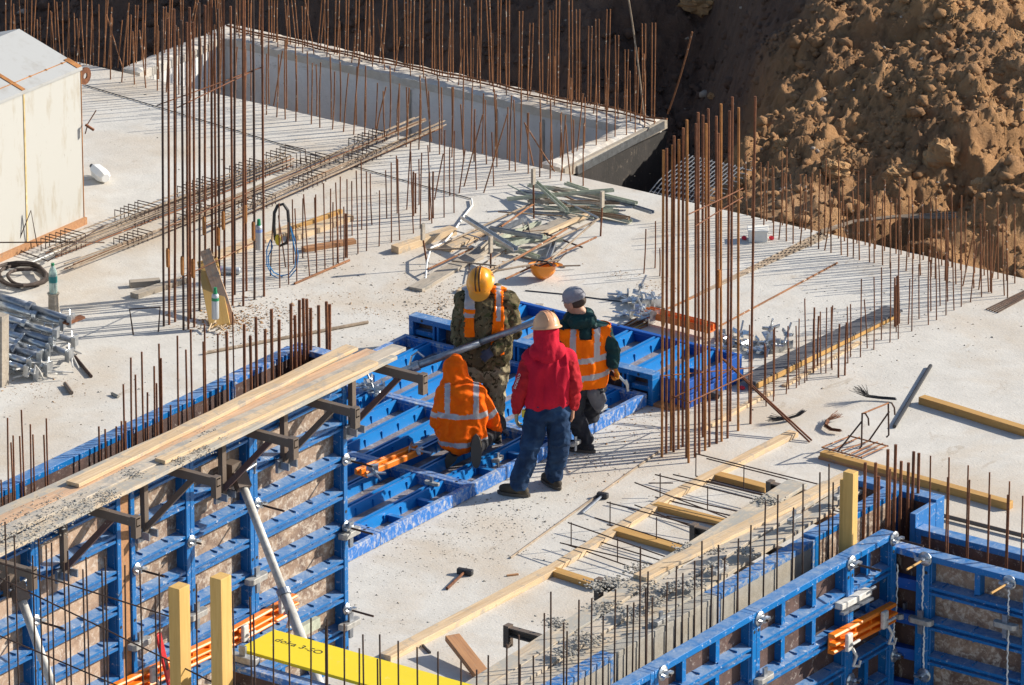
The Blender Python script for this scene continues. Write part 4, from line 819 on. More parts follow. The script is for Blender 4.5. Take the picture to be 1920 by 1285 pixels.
rod(957, 1046, 1236, 846, .009, M_BARG, 'long straight bar lying on the slab beside the small hammer')
rod(1170, 615, 1312, 552, .010, M_RUSTL, 'bar lying on the slab between the clamp pile and the tall column')
rod(1335, 572, 1512, 438, .0, M_RUSTL, 'x') if 0 else None
rod(1352, 610, 1570, 493, .009, M_RUSTL, 'thin brown bar lying alone on the slab behind the clamps')
for k in range(5): rod(1290+k*3, 560-k, 1545+k*2, 432+k*3, .008, M_BARG, 'bar in the long bundle behind the tall right column, %s' % ['outermost', 'second', 'middle', 'fourth', 'nearest'][k])
for k in range(4):
    b = MB(); b.tube([P(1540, 432+k*2, .02), P(1600, 414+k, .06), P(1680, 405+k, .10), P(1800, 399+k*4, .12)], .010, 6); tag(b.build('bent_bar', M_BARG), 'long curved bar across the dirt at the slab edge, %s' % ['top', 'second', 'third', 'lowest'][k], 'bar')
for k in range(5): rod(1850+k*5, 580+k*1.5, 1940, 536+k*3, .008, M_RUSTD, 'short bar in the small bundle at the right edge, %s' % ['uppermost', 'second', 'middle', 'fourth', 'lowest'][k])
rod(1677, 800, 1745, 686, .018, M_BLACKG, 'straight dark grey tube lying right of the wire bundles', name='tube')
gb('timber', 1728, 742, 1935, 806, .085, .07, M_OCHRE, 'yellow timber beam lying toward the right edge', cat='timber')
gb('timber', 1542, 845, 1895, 941, .085, .07, M_OCHRE, 'yellow timber beam lying behind the right wall', cat='timber')
gb('timber', 1538, 853, 1700, 898, .06, .03, M_BROWN, 'brown batten lying in front of the yellow beam', cat='timber')
b = MB(); b.tube([P(1700, 950, .03), P(1940, 1010, .03)], .02, 6); tag(b.build('pipe', M_BRACK), 'brown pipe lying behind the shaded right wall', 'pipe')
# rebar stand
t = thing('bar_stand', 'bent rebar stand set on the yellow beam', 'bar stand', P(1540, 845, .07))
def stand(nm, pts):
    b = MB(); b.tube([P(x, y, z) for x, y, z in pts], .008, 7); b.build(nm, M_RUSTD, t)
g0 = .08
hA = up_to(P(1610, 857), 775); hB = up_to(P(1668, 837), 755)
q1, q2 = P(1615, 857, .0), P(1666, 836, .0)
def sp(q, z, dx=0): v = Vector((q.x, q.y, z)); return v+RV*(dx/200)
b = MB(); b.tube([sp(q1, .08, -4), sp(q1, .10, 0), sp(q1, up_to(q1, 775), 0), sp(q1, up_to(q1, 776), 6), sp(q1, up_to(q1, 785), 11), sp(q1, up_to(q1, 798), 12)], .008, 7); b.build('left_upright', M_RUSTD, t)
b = MB(); b.tube([sp(q2, .08, -4), sp(q2, .10, 0), sp(q2, up_to(q2, 755), -2), sp(q2, up_to(q2, 756), 4), sp(q2, up_to(q2, 765), 9), sp(q2, up_to(q2, 778), 10)], .008, 7); b.build('right_upright', M_RUSTD, t)
b = MB(); b.tube([sp(q1, up_to(q1, 776), 0), sp(q2, up_to(q2, 756), -2)], .008, 7); b.build('top_bar', M_RUSTL, t)
b = MB(); b.tube([P(1570, 848, .09), sp(q1, up_to(q1, 790), 0)], .008, 7); b.build('left_brace', M_RUSTD, t)
b = MB(); b.tube([P(1629, 827, .02), sp(q2, up_to(q2, 772), 0)], .008, 7); b.build('right_brace', M_RUSTD, t)
for (x0, y0, x1, y1) in ((1541, 839, 1594, 818), (1560, 843, 1612, 820), (1578, 846, 1632, 826), (1592, 852, 1645, 829), (1603, 855, 1655, 832), (1615, 857, 1664, 836), (1590, 817, 1666, 837), (1541, 839, 1616, 859)):
    b = MB(); b.tube([P(x0, y0, .085), P(x1, y1, .03)], .007, 6); b.build('floor_bar', M_RUSTL, t)
for i, (x0, y0, x1, y1) in enumerate(((1345, 640, 1518, 829), (1352, 645, 1522, 826))):
    p0 = P(x1, y1, .01); q = P(1380, 775, 0); top = Vector((q.x, q.y, up_to(q, y0+30))); top += RV*((x0+8-proj(top)[0])/200)
    b = MB(); b.tube([p0, top], .009, 7); tag(b.build('leaning_bar', M_RUST), '%s of two bars leaning against the right column' % ['left', 'right'][i], 'rebar')
# wire bundles (binding wire)
def wire(pts, label, r=.03, mt=None, n=46, spread=.02):
    b = MB(); base = [P(x, y, z) for x, y, z in pts]
    for k in range(n):
        o = Vector((R_.gauss(0, r*.45), R_.gauss(0, r*.45), abs(R_.gauss(0, r*.35)))); e = Vector((R_.gauss(0, spread), R_.gauss(0, spread), abs(R_.gauss(0, spread))))
        b.tube([p+o+(e if i in (0,) else Vector((0, 0, 0))) for i, p in enumerate(base)], .002, 3)
    return tag(b.build('wire_bundle', mt or M_BLACKG), label, 'wire bundle')
wire([(1612, 735, .10), (1628, 745, .03), (1650, 748, .02), (1678, 750, .02)], 'frayed black binding wire bundle, uppermost of three', .02, spread=.035)
wire([(1445, 790, .03), (1475, 787, .03), (1495, 781, .04), (1507, 772, .07)], 'grey black binding wire bundle, left of three', .025)
wire([(1570, 783, .03), (1552, 789, .03), (1548, 799, .03), (1560, 807, .03), (1576, 809, .03)], 'rusty brown curved binding wire bundle', .025, M_RUST)
# hammers
def hammer(hx, hy, ex, ey, label, hl=.13, hr=.028, hd=M_BLACKG, hm=M_RUST, ang=(1, 0)):
    h = P(hx, hy, hr); e = P(ex, ey, .012); t = thing('hammer', label, 'hammer', h); d = (e-h).normalized(); s = ZV.cross(d)
    b = MB(); b.tube([h, e], [.011, .014], 8); b.build('handle', hm, t); b = MB(); b.bar(h-s*hl/2, h+s*hl/2, .05, .05); b.build('head', hd, t, bevel=.008)
hammer(872, 1072, 838, 1104, 'small sledge hammer lying on the open slab', .14); hammer(1130, 929, 1092, 962, 'hammer lying beside the long straight bar', .10, hm=M_GALVD)
M_DARKB = m_wood('shaded_wet_board', (.10, .10, .11), (.06, .06, .07), .3, (.22, .21, .2))  # board colour darkened for wetness and for the shade lying on it
a, b_ = P(1392, 716, .10), P(1672, 578, .10)
board('shutter_board', P(1400, 712, .09), P(1676, 577, .09), .20, .02, M_DARKB, 'long dark board laid level along the bar row', 'board')
board('shutter_board', P(1420, 718, .075), P(1686, 583, .075), .03, .05, M_OCHRE, 'long yellow batten on edge along the bar row', 'board', up=ZV)
gb('batten', 1320, 800, 1445, 732, .05, .03, M_PINE, 'pale batten in the bar row near the tall right column', cat='batten'); gb('batten', 1470, 722, 1612, 640, .05, .02, M_PINE, 'pale dusty batten half buried in the bar row', cat='batten')
# white box with red hands
p = P(1421, 450, 0); t = thing('box', 'small white box with red scraps by the slab edge', 'box', p)
b = MB(); T = Matrix.Translation(p) @ Matrix.Rotation(math.radians(35), 4, 'Z'); b = MB(T); b.box((-.09, -.07, 0), (.09, .07, .10)); b.box((-.10, -.08, .10), (.10, .08, .12)); b.build('carton', mat('white_card', (.78, .75, .68), .8), t, bevel=.004)
M_REDR = mat('red_rag', (.6, .03, .05), .9)
for dx in (-.13, .13): b = MB(); b.ball(p+RV*dx+Vector((0, 0, .02)), .03, n=5, sc=(1, .7, .7)); b.build('red_scrap', M_REDR, t)
b = MB(); b.ball(P(1391, 727, .02), .025, n=6, sc=(1.4, 1, .7)); tag(b.build('rag', M_REDR), 'small red rag on the slab behind the column', 'rag')
# broom-like brush with wooden handle by the column
p0, p1 = P(1290, 722, .12), P(1330, 735, .06); t = thing('brush', 'short handled brush leaning behind the right column bars', 'brush', p1); b = MB(); b.bar(p0, p1, .05, .03); b.build('handle', M_OLD, t)
b = MB(); b.bar(p1, p1+(p1-p0).normalized()*.10, .10, .04); b.build('bristles', M_BLACKG, t)

# ---------------------------------------------------------------- clamps scattered on the slab
def loose_clamp(p, rz, label, grp, proto=[None]):
    if proto[0] is None:
        t = thing('wing_clamp', label, 'clamp', Matrix.Identity(4), grp)
        b = MB(); b.add([(-.05, -.045, 0), (.05, -.045, 0), (.05, .045, 0), (-.05, .045, 0), (-.04, -.035, .012), (.04, -.035, .012), (.04, .035, .012), (-.04, .035, .012)], [(3, 2, 1, 0), (4, 5, 6, 7), (0, 1, 5, 4), (1, 2, 6, 5), (2, 3, 7, 6), (3, 0, 4, 7)]); b.build('plate', M_GALV, t)
        b = MB(); b.tube([(0, 0, 0), (0, 0, .17)], .009, 7); b.lathe([(.022, .05), (.026, .07), (.018, .085)], n=7); b.build('spindle', M_GALV, t)
        b = MB()
        for s in (-1, 1): b.add([(s*.015, -.006, .05), (s*.075, -.006, .075), (s*.075, -.006, .10), (s*.015, -.006, .085), (s*.015, .006, .05), (s*.075, .006, .075), (s*.075, .006, .10), (s*.015, .006, .085)], [(0, 1, 2, 3), (7, 6, 5, 4), (0, 4, 5, 1), (1, 5, 6, 2), (2, 6, 7, 3), (3, 7, 4, 0)])
        b.build('wings', M_GALV, t); proto[0] = t; o = t
    else: o = copy_thing(proto[0]); o['label'] = label; o['group'] = grp
    o.matrix_basis = Matrix.Translation(p) @ Matrix.Rotation(rz, 4, 'Z') @ Matrix.Rotation(R_.choice([1.35, 1.5, 1.7, .4]), 4, 'X') @ Matrix.Scale(1.15, 4)
for lst, lab, grp in (([(1178, 553, 0), (1192, 566, 0), (1205, 560, .05), (1215, 572, .03), (1200, 580, .03), (1185, 592, 0), (1210, 592, .06), (1225, 583, .05), (1232, 570, .05), (1238, 560, .02), (1222, 600, .02), (1196, 550, .02), (1228, 592, .09)], 'galvanised wing clamp in the heap at the end of the orange waler', 'clamps in the heap behind the grey capped man'),
                      ([(1350, 628, 0), (1362, 640, 0), (1374, 622, .03), (1385, 640, 0), (1368, 650, 0), (1395, 650, 0)], 'galvanised wing clamp in the small heap behind the tall column', 'clamps in the heap behind the column'),
                      ([(1420, 642, 0), (1432, 655, 0), (1442, 628, .03), (1452, 645, .05), (1462, 656, 0), (1470, 642, 0), (1440, 660, 0), (1478, 650, 0)], 'galvanised wing clamp in the heap right of the tall column', 'clamps in the heap right of the column'),
                      ([(700, 728, .13), (720, 722, .13), (712, 735, .12), (690, 722, .13)], 'galvanised wing clamp lying on the blue panels under the last bracket', 'clamps on the lying panels')):
    for (x, y, z) in lst: loose_clamp(P(x, y, z+.03), R_.uniform(0, 6.28), lab, grp)
waler(P(1212, 590, .07), P(1338, 622, .07), ZV, 'rusty orange waler lying on the slab behind the tall column', M_ORANGEF, 1.05)
waler(P(676, 893, .20), P(782, 848, .20), ZV, 'orange waler lying across the lying blue panels', M_ORANGE, .95)
waler(P(868, 792, .17), P(886, 785, .17), ZV, 'short orange waler end between the kneeling and the standing man', M_ORANGE, .9, slots=1)
for i, (x, y) in enumerate(((698, 880), (768, 842))): loose_clamp(P(x, y, .26), 1+i, 'galvanised wing clamp on the lying orange waler', 'clamps on the lying waler')
for i, (x, y) in enumerate(((812, 905), (1125, 765), (985, 815), (1075, 830), (930, 860))):
    clamp(P(x, y, .135), EX if i == 0 else AY, ZV.cross(AY) if 0 else NY, 'pale wedge clamp on the joint of the lying panels, %s' % ['below the orange waler', 'beside the hammer', 'left of the man in red', 'between the two right men', 'right of the kneeling man'][i], 'clamps on lying panel joints', .6)
for k in range(5): rod(1150+k*6, 622+k*1.5, 1195+k*8, 596+k*2, .008, M_OCHRE if k % 2 else M_RUSTL, 'short bar beside the lying orange waler, %s' % ['outermost', 'second', 'middle', 'fourth', 'nearest'][k])
rod(383, 662, 690, 604, .016, M_BARG, 'thick ribbed bar lying on the slab behind the thick wall bars')

# ---------------------------------------------------------------- heap of channels and bars in the middle
pile2 = [(951, 376, 1151, 359, .10, M_CHAN), (969, 363, 1016, 370, .05, M_CHAN), (1003, 343, 1063, 398, .15, M_CHAN), (990, 379, 1131, 386, .07, M_CHAN), (1060, 346, 1102, 360, .04, M_CHAN), (1013, 381, 1193, 383, .05, M_CHAN), (1071, 389, 1183, 418, .03, M_CHAN), (1110, 364, 1194, 384, .08, M_CHAN), (1131, 372, 1224, 401, .05, M_CHAN), (1020, 392, 1160, 399, .03, M_CHAN), (1035, 355, 1130, 375, .03, M_CHAN), (1060, 402, 1150, 395, .02, M_OLD), (1095, 400, 1180, 412, .03, M_CHAN), (990, 350, 1080, 362, .03, M_CHAN)]
UCH = [(-.028, 0), (-.028, .035), (-.022, .035), (-.022, .006), (.022, .006), (.022, .035), (.028, .035), (.028, 0)]
nm2 = ['longest across the top', 'short, green tinted', 'slanting over the others', 'low on the left', 'top right, short', 'low and level', 'lower right, slanting', 'upper right', 'far right tip', 'lowest middle', 'behind the middle', 'flat grey one', 'lower right, short', 'behind on the left']
for i, (x0, y0, x1, y1, z, mt) in enumerate(pile2):
    mt = [M_CHAN, M_GALVD, M_CHAN, M_OLD, M_CHAN, M_STICK, M_CHAN][i % 7]; b = MB(); b.extr([(y*.8, zz*.8) for y, zz in UCH], P(x0, y0, z), P(x1, y1, z+R_.uniform(-.02, .03))); tag(b.build('channel', mt), 'pale green steel channel in the rear heap, %s' % nm2[i], 'steel channel', 'channels in the rear heap')
R4 = random.Random(33)
for i in range(16):
    x_ = R4.uniform(985, 1150); y_ = R4.uniform(362, 402); a_ = R4.gauss(.15, .28); l_ = R4.uniform(25, 65); b = MB(); b.tube([P(x_-l_*math.cos(a_), y_-l_*math.sin(a_)*.6, R4.uniform(.02, .12)), P(x_+l_*math.cos(a_), y_+l_*math.sin(a_)*.6, R4.uniform(.02, .12))], R4.uniform(.006, .011), 5)
    tag(b.build('scrap_rod', [M_STICK, M_BARG, M_GALVD, M_CHAN][i % 4]), 'thin scrap rod tangled in the rear heap', 'rod', 'scrap rods in the rear heap')
for i in range(18):
    x_ = R4.uniform(880, 1060); y_ = R4.uniform(425, 500); a_ = R4.gauss(-.5, .5); l_ = R4.uniform(15, 55); b = MB(); b.tube([P(x_-l_*math.cos(a_), y_-l_*math.sin(a_)*.7, R4.uniform(.01, .08)), P(x_+l_*math.cos(a_), y_+l_*math.sin(a_)*.7, R4.uniform(.01, .08))], R4.uniform(.005, .010), 5)
    tag(b.build('scrap_rod', [M_STICK, M_BARG, M_RUSTD, M_GALVD][i % 4]), 'thin scrap rod tangled in the front heap', 'rod', 'scrap rods in the front heap')
pile1 = [(868, 410, 967, 471, .20, .05, M_GALV, 'perforated bright channel slanting over the front heap'), (917, 431, 1016, 449, .14, .04, M_GALVD, 'grey bar across the middle of the front heap'), (960, 461, 1022, 447, .10, .04, M_CHAN, 'short pale channel low in the front heap'), (922, 455, 1055, 453, .07, .05, M_CHAN, 'level pale channel in the front heap'), (932, 460, 1010, 486, .05, .04, M_CHAN, 'dark green channel under the front heap'), (925, 440, 985, 414, .05, .035, M_GALVD, 'short grey bar behind the front heap'), (940, 450, 1012, 420, .04, .035, M_CHAN, 'narrow channel behind the front heap'), (985, 422, 992, 452, .03, .05, M_OLD, 'small upright block in the front heap'), (1028, 487, 1040, 455, .05, .04, M_GALVD, 'short bar end right of the front heap'), (905, 470, 940, 440, .06, .04, M_OLD, 'short grey batten in the front heap')]
for (x0, y0, x1, y1, z, w_, mt, lb) in pile1:
    b = MB(); b.extr([(y*w_/.05, zz) for y, zz in UCH], P(x0, y0, z), P(x1, y1, z-.03)); tag(b.build('channel', mt), lb, 'steel channel', 'metal in the front heap')
rl_ = [(805, 470, 1003, 379, 'longest, at the back'), (802, 505, 886, 466, 'lower left'), (927, 502, 1123, 411, 'front long'), (948, 523, 1118, 445, 'frontmost'), (1034, 487, 1118, 413, 'steep right'), (964, 488, 1063, 429, 'in the middle'), (800, 468, 880, 466, 'short level'), (940, 425, 1000, 383, 'back, doubled'), (930, 508, 1050, 487, 'low and nearly level')]
for k, (x0, y0, x1, y1, lb) in enumerate(rl_): rod(x0, y0, x1, y1, .010, M_RUSTL if k % 2 else M_BARG, 'rusty bar in the front heap, %s' % lb, .06+.012*k)
for (x0, y0, x1, y1, w_, mt, lb, z) in ((779, 540, 908, 464, .15, M_OLD, 'wide old grey plank left of the front heap', 0), (835, 466, 905, 430, .12, M_PINE, 'pale plank behind the front heap', 0), (985, 442, 1098, 398, .17, M_OLD, 'wide grey plank between the two heaps', .01), (1010, 441, 1100, 400, .05, M_PINE, 'narrow pale batten on the wide grey plank', .045), (740, 462, 850, 425, .10, M_PINE, 'short pale beam left of the heaps', 0), (860, 545, 930, 500, .05, M_PINE, 'splintered batten behind the orange hard hat', 0), (850, 500, 900, 478, .10, M_OLD, 'short grey plank by the leaning tags', 0)):
    gb('plank', x0, y0, x1, y1, w_, .07 if 'beam' in lb else .03, mt, lb, z=z, cat='plank')
for i, (bx, by, tx, ty, lb) in enumerate(((802, 505, 793, 446, 'left of the front heap'), (1001, 410, 1000, 342, 'behind the heaps'), (1126, 443, 1129, 385, 'right of the front heap'), (920, 505, 920, 470, 'in front of the front heap'))):
    p = P(bx, by); z = up_to(p, ty); top = Vector((p.x, p.y, z)); top += RV*((tx-proj(top)[0])/195); t = thing('marker_stake', 'rusty stake with a pale wooden tag, %s' % lb, 'stake', p); b = MB(); b.tube([p, top], .009, 6); b.build('stake', M_RUST, t)
    b = MB(); b.box((top.x-.012, top.y-.022, top.z-.02), (top.x+.012, top.y+.022, top.z+.14)); b.build('tag', M_OLD, t)
b = MB(); b.tube([P(x, y, z) for x, y, z in ((884, 373, .02), (886, 385, .02), (870, 405, .02), (850, 435, .03), (833, 455, .04), (808, 465, .12), (801, 490, .10), (798, 525, .02))], .009, 6); tag(b.build('cable', M_CABW), 'white cable running down to the front heap', 'cable')
b = MB(); b.tube([P(x, y, .009) for x, y in ((160, 160), (400, 232), (640, 305), (780, 345), (884, 373))], .005, 5); tag(b.build('cable', M_BLACKG), 'long dark strip laid as a line shadow across the slab behind the bars', 'cable')  # thin dark tube stands in for the shadow of a line
b = MB(); b.tube([P(x, y, .006) for x, y in ((985, 545), (1060, 552), (1120, 560), (1175, 567))], .006, 5); tag(b.build('cable', M_BLACKG), 'thin dark cable leading to the clamp heap', 'cable')
# mesh roll beyond the slab edge
M_MESH = m_galv('wire_mesh', (.45, .45, .46), .6, .4)
b = MB(); A = PX(1185, 352, -1.7); 
for k in range(15):
    x = -1.55+k*.045; b.tube([(x, EY+.05, -.28), (x+.10, EY+.34, -.02+.0*k), (x+.2, EY+.72, .16)], .005, 4); b.tube([(-1.6+.02*k, EY+.05+.048*k, -.28+.030*k), (-.9+.02*k, EY+.05+.048*k, -.28+.030*k)], .005, 4)
tag(b.build('wire_mesh', M_MESH), 'grey wire mesh piece lying beyond the slab edge', 'wire mesh')
p = P(1010, 400, 0)
# orange helmet upside down
M_HELM = mat('orange_plastic', (.78, .24, .01), .3); M_HELM.node_tree.nodes['Principled BSDF'].inputs['Coat Weight'].default_value = .3
def helmet(M, mt, parent=None, flip=False):
    prof = [(.001, .135)]+[(.125*math.sin(a)**.8, .135*math.cos(a)) for a in [math.radians(12*k) for k in range(1, 8)]]+[(.128, .0), (.145, -.012), (.147, -.018), (.128, -.010), (.118, .02), (.105, .07), (.06, .118), (.001, .127)]
    b = MB(M); T = Matrix.Diagonal((1.12, .95, 1, 1)); b.lathe(prof, T, 24, cap=False)
    n = 12; vs = []; 
    for k in range(n+1):
        a = math.radians(-55+110*k/n); r1 = .128; r2 = .128+.065*math.cos(math.radians(-90+180*k/n))**.6 if 0 < k < n else .132
        vs += [(1.12*r1*math.cos(a), .95*r1*math.sin(a), 0), (1.12*r2*math.cos(a), .95*r2*math.sin(a), -.022)]
    fs = [(2*k, 2*k+1, 2*k+3, 2*k+2) for k in range(n)]; b.add(vs, fs); b.add([(v[0], v[1], v[2]-.004) for v in vs], [f[::-1] for f in fs])
    for y in (-.028, 0, .028):
        b.tube([(.135*math.cos(a)*1.0, y, .137*math.sin(a)) for a in [math.radians(20+140*k/10) for k in range(11)]], .006, 5)
    return b
p = P(1018, 523, 0); T = Matrix.Translation(p+Vector((0, 0, .13))) @ Matrix.Rotation(math.radians(20), 4, 'Z') @ Matrix.Rotation(math.radians(172), 4, 'X') @ Matrix.Scale(.88, 4)
t = thing('hard_hat', 'orange hard hat lying upside down on the slab', 'hard hat', p); helmet(T, M_HELM).build('shell', M_HELM, t, smooth=True)
b = MB(T); b.tube([(.10*math.cos(a), .09*math.sin(a), .0+.02*math.sin(2*a)) for a in [k*.5 for k in range(13)]], .008, 5); b.tube([(.1, 0, 0), (.04, 0, -.05), (-.05, 0, -.05), (-.1, 0, 0)], .009, 5); b.build('headband', M_BLACK, t)

# ---------------------------------------------------------------- left part of the slab
# rebar bundles: flat cages stacked along the wall direction
def bundle(x0, y0, x1, y1, wpx, n, tops, label, hz=.10, mt=M_BARG, grp='bundles of bars on the slab'):
    t = thing('bar_bundle', label, 'bar bundle', P(x0, y0, 0), grp)
    for k in range(n):
        o = (k/(n-1)-.5)*wpx; a = P(x0+R_.uniform(-12, 12), y0+o, .01); b_ = P(x1+R_.uniform(-14, 14), y1+o*.9, .01); z = .01+hz*(k % 4)/4
        m_ = MB(); m_.tube([a+Vector((0, 0, z)), (a+b_)/2+Vector((R_.uniform(-.02, .02), 0, z)), b_+Vector((0, 0, z))], .0065, 5); m_.build('long_bar', mt if k % 4 else M_RUSTL, t)
    for f_ in tops:
        xa = x0+(x1-x0)*f_; ya = y0+(y1-y0)*f_
        for q in range(6):
            c0 = P(xa-22+q*9+R_.uniform(-2, 2), ya+8-q*3.6, 0); e = EX*(wpx*.0062); z1_ = ZV*(hz+.03)
            m_ = MB(); m_.tube([c0-e+ZV*.02, c0-e+z1_, c0+e+z1_, c0+e+ZV*.02], .0055, 5); m_.build('stirrup', M_RUSTD, t)
bundle(95, 480, 545, 308, 20, 12, (.05, .36, .62, .82, .97), 'long bundle of tied bars beside the white container', .12)
bundle(130, 505, 470, 372, 14, 8, (.35, .7), 'second bundle of bars lying nearer than the first', .06)
bundle(330, 425, 790, 232, 14, 8, (.55, .78), 'bundle of bars pointing to the pit, rear one', .08)
bundle(395, 432, 825, 240, 14, 8, (.2, .42, .66), 'bundle of bars pointing to the pit, front one', .08)
# white container with low gable roof
M_CONT = mat('white_container_paint', (.44, .43, .395), .6); g = NG(M_CONT); c = g.coord((1, 1, 1))
a_ = g.mix(g.ramp(g.noise(g.coord((1, 1, .25)), 6, 6, .7), [(.54, 0), (.72, .8)]), (.47, .465, .435), (.34, .28, .19)); g.col(g.mix(g.ramp(g.noise(g.coord((3, 3, .8)), 9, 5, .8), [(.66, 0), (.69, .9)]), a_, (.30, .27, .24)))
M_ROOF = mat('container_roof', (.55, .56, .56), .55); g = NG(M_ROOF); a_ = g.mix(g.ramp(g.noise(g.coord((1, 1, 1)), 5, 7, .75), [(.5, 0), (.7, .6)]), (.40, .405, .40), (.29, .27, .24)); g.col(a_)
cx, cy, ch = -5.22, .30, 1.58
t = thing('container', 'white sheet steel container with a low gabled roof and rust stains', 'container', (cx, cy, 0))
cw = 1.5; Lc = 5.0
b = MB(); b.box((cx-cw, cy-Lc, .06), (cx, cy, ch)); b.build('body', M_CONT, t)
b = MB(); rx = cx-cw/2; e = .012
b.add([(cx+e, cy+e, ch), (cx+e, cy-Lc, ch), (rx, cy-Lc, ch+.24), (rx, cy+e, ch+.24), (cx-cw-e, cy+e, ch), (cx-cw-e, cy-Lc, ch)]+[(cx+e, cy+e, ch-.03), (cx+e, cy-Lc, ch-.03), (cx-cw-e, cy+e, ch-.03), (cx-cw-e, cy-Lc, ch-.03)],
      [(0, 3, 2, 1), (3, 4, 5, 2), (6, 0, 1, 7), (4, 8, 9, 5), (0, 6, 8, 4, 3), (8, 6, 7, 9)]); rf = b.build('roof', M_ROOF, t)
b = MB(); nx, nz = .24, .75
def on_roof(d, y, h=.004): return Vector((cx-d, y, ch+.24*d/(cw/2)+h))
b.tube([on_roof(.13, cy-.0), on_roof(.13, cy-Lc)], .006, 5)
for k in range(14): b.ball(on_roof(.13, cy-.12-k*.24), .018, n=4, sc=(1, 1, .5))
b.build('roof_seam', M_RUSTO, rf); 
for q_ in ((.0, -.86, .74, .05), (.0, -.02, .16, .07)):
    b = MB(); b.bar(on_roof(q_[0], cy+q_[1]), on_roof(q_[2], cy+q_[1]), q_[3], .012); b.build('rust_weld', M_RUSTO, rf)
M_STR = m_rust('rust_streak', (.62, .44, .16), (.72, .62, .42), 20, 0)
b = MB(); b.box((cx, cy-.875, .07), (cx+.006, cy-.855, ch-.03)); b.build('body_seam', M_STR, t); b = MB(); b.box((cx-.004, cy-.006, .07), (cx+.004, cy+.004, ch-.03)); b.build('corner_edge', M_RUSTO, t)
b = MB(); b.box((cx-cw, cy-Lc, 0), (cx+.03, cy+.01, .07)); b.build('skid', M_BROWN, t)
T = Matrix(((0, 1, 0), (0, 0, 1), (1, 0, 0))).transposed().to_4x4(); T.translation = (cx-.01, cy+.075, ch-.11)
b = MB(T); n = 16; vs = []
for r in (.03, .085):
    for zz in (-.008, .008): vs += [(r*math.cos(2*math.pi*k/n), r*1.0*math.sin(2*math.pi*k/n), zz) for k in range(n)]
fs = []
for k in range(n):
    k2 = (k+1) % n; fs += [(n+k, n+k2, 3*n+k2, 3*n+k), (k2, k, 2*n+k, 2*n+k2), (k, k2, n+k2, n+k), (2*n+k2, 2*n+k, 3*n+k, 3*n+k2)]
b.add(vs, fs); b.build('lifting_lug', M_RUST, t)
q = PY(163, 235, cy+.02); b = MB(); b.tube([q+Vector((0, 0, 0)), q+Vector((.02, .12, .12))], .006, 5); b.tube([q+Vector((0, -.02, .01)), q+Vector((.05, .04, -.05))], .014, 6); b.tube([q+Vector((0, -.03, -.08)), q+Vector((0, .0, -.02))], .006, 5); b.build('door_latch', M_RUST, t)
# pale street-lamp like jug lying by the container
q = P(188, 338, 0); t = thing('plastic_jug', 'crumpled white plastic jug lying right of the container', 'jug', q); T = Matrix.Translation(q+ZV*.07) @ Matrix.Rotation(math.atan2(-.45, .9), 4, 'Z') @ Matrix.Rotation(math.radians(95), 4, 'Y')
M_JUG = mat('white_plastic', (.78, .78, .76), .4)
b = MB(T); b.lathe([(.02, -.15), (.05, -.13), (.07, -.08), (.075, .05), (.06, .11), (.045, .13)], n=7); b.build('body', M_JUG, t); b = MB(T); b.tube([(.0, 0, -.15), (.05, 0, -.17), (.09, 0, -.1), (.08, 0, -.03)], .012, 6); b.build('handle', M_JUG, t); b = MB(T); b.lathe([(.022, -.20), (.022, -.15)], n=8); b.build('cap', M_BLACKG, t)
# black cable coil
b = MB()
for (rx_, ry_, ox, oy, zz) in ((46, 20, 44, 517, .02), (36, 15, 50, 520, .045), (48, 22, 38, 514, .06)):
    b.tube([P(ox+rx_*math.cos(k*.35)+3*math.sin(k), oy+ry_*math.sin(k*.35), zz+.008*math.sin(k*2)) for k in range(18)], .017, 7, closed=True)
tag(b.build('hose_coil', m_rust('brown_hose', (.045, .03, .025), (.10, .07, .055), 10, 0)), 'dark brown rubber hose coil by the container', 'hose coil')
# bottle on a stump
q = P(101, 588, 0); t = thing('stump', 'split wooden stump under the water bottle', 'wood stump', q); b = MB(); b.lathe([(.055, 0), (.05, .18), (.06, .20)], Matrix.Translation(q), 9); b.build('trunk', M_OLD, t); zt_ = .20
M_PET = mat('bottle_plastic', (.55, .72, .68), .15); M_PET.node_tree.nodes['Principled BSDF'].inputs['Transmission Weight'].default_value = .55
t = thing('water_bottle', 'clear water bottle with green cap standing on the stump', 'bottle', q+ZV*zt_); T = Matrix.Translation(q+ZV*zt_); b = MB(T); b.lathe([(.034, 0), (.04, .01), (.04, .19), (.03, .235), (.014, .262), (.014, .275)], n=14); b.build('body', M_PET, t, smooth=True)
M_GRN = mat('green_plastic', (.01, .22, .09), .4); b = MB(T); b.lathe([(.016, .272), (.016, .295)], n=10); b.build('cap', M_GRN, t); b = MB(T); b.lathe([(.0415, .11), (.0415, .17)], n=14, cap=False); b.build('label_sleeve', mat('label_green', (.02, .20, .20), .5), t)
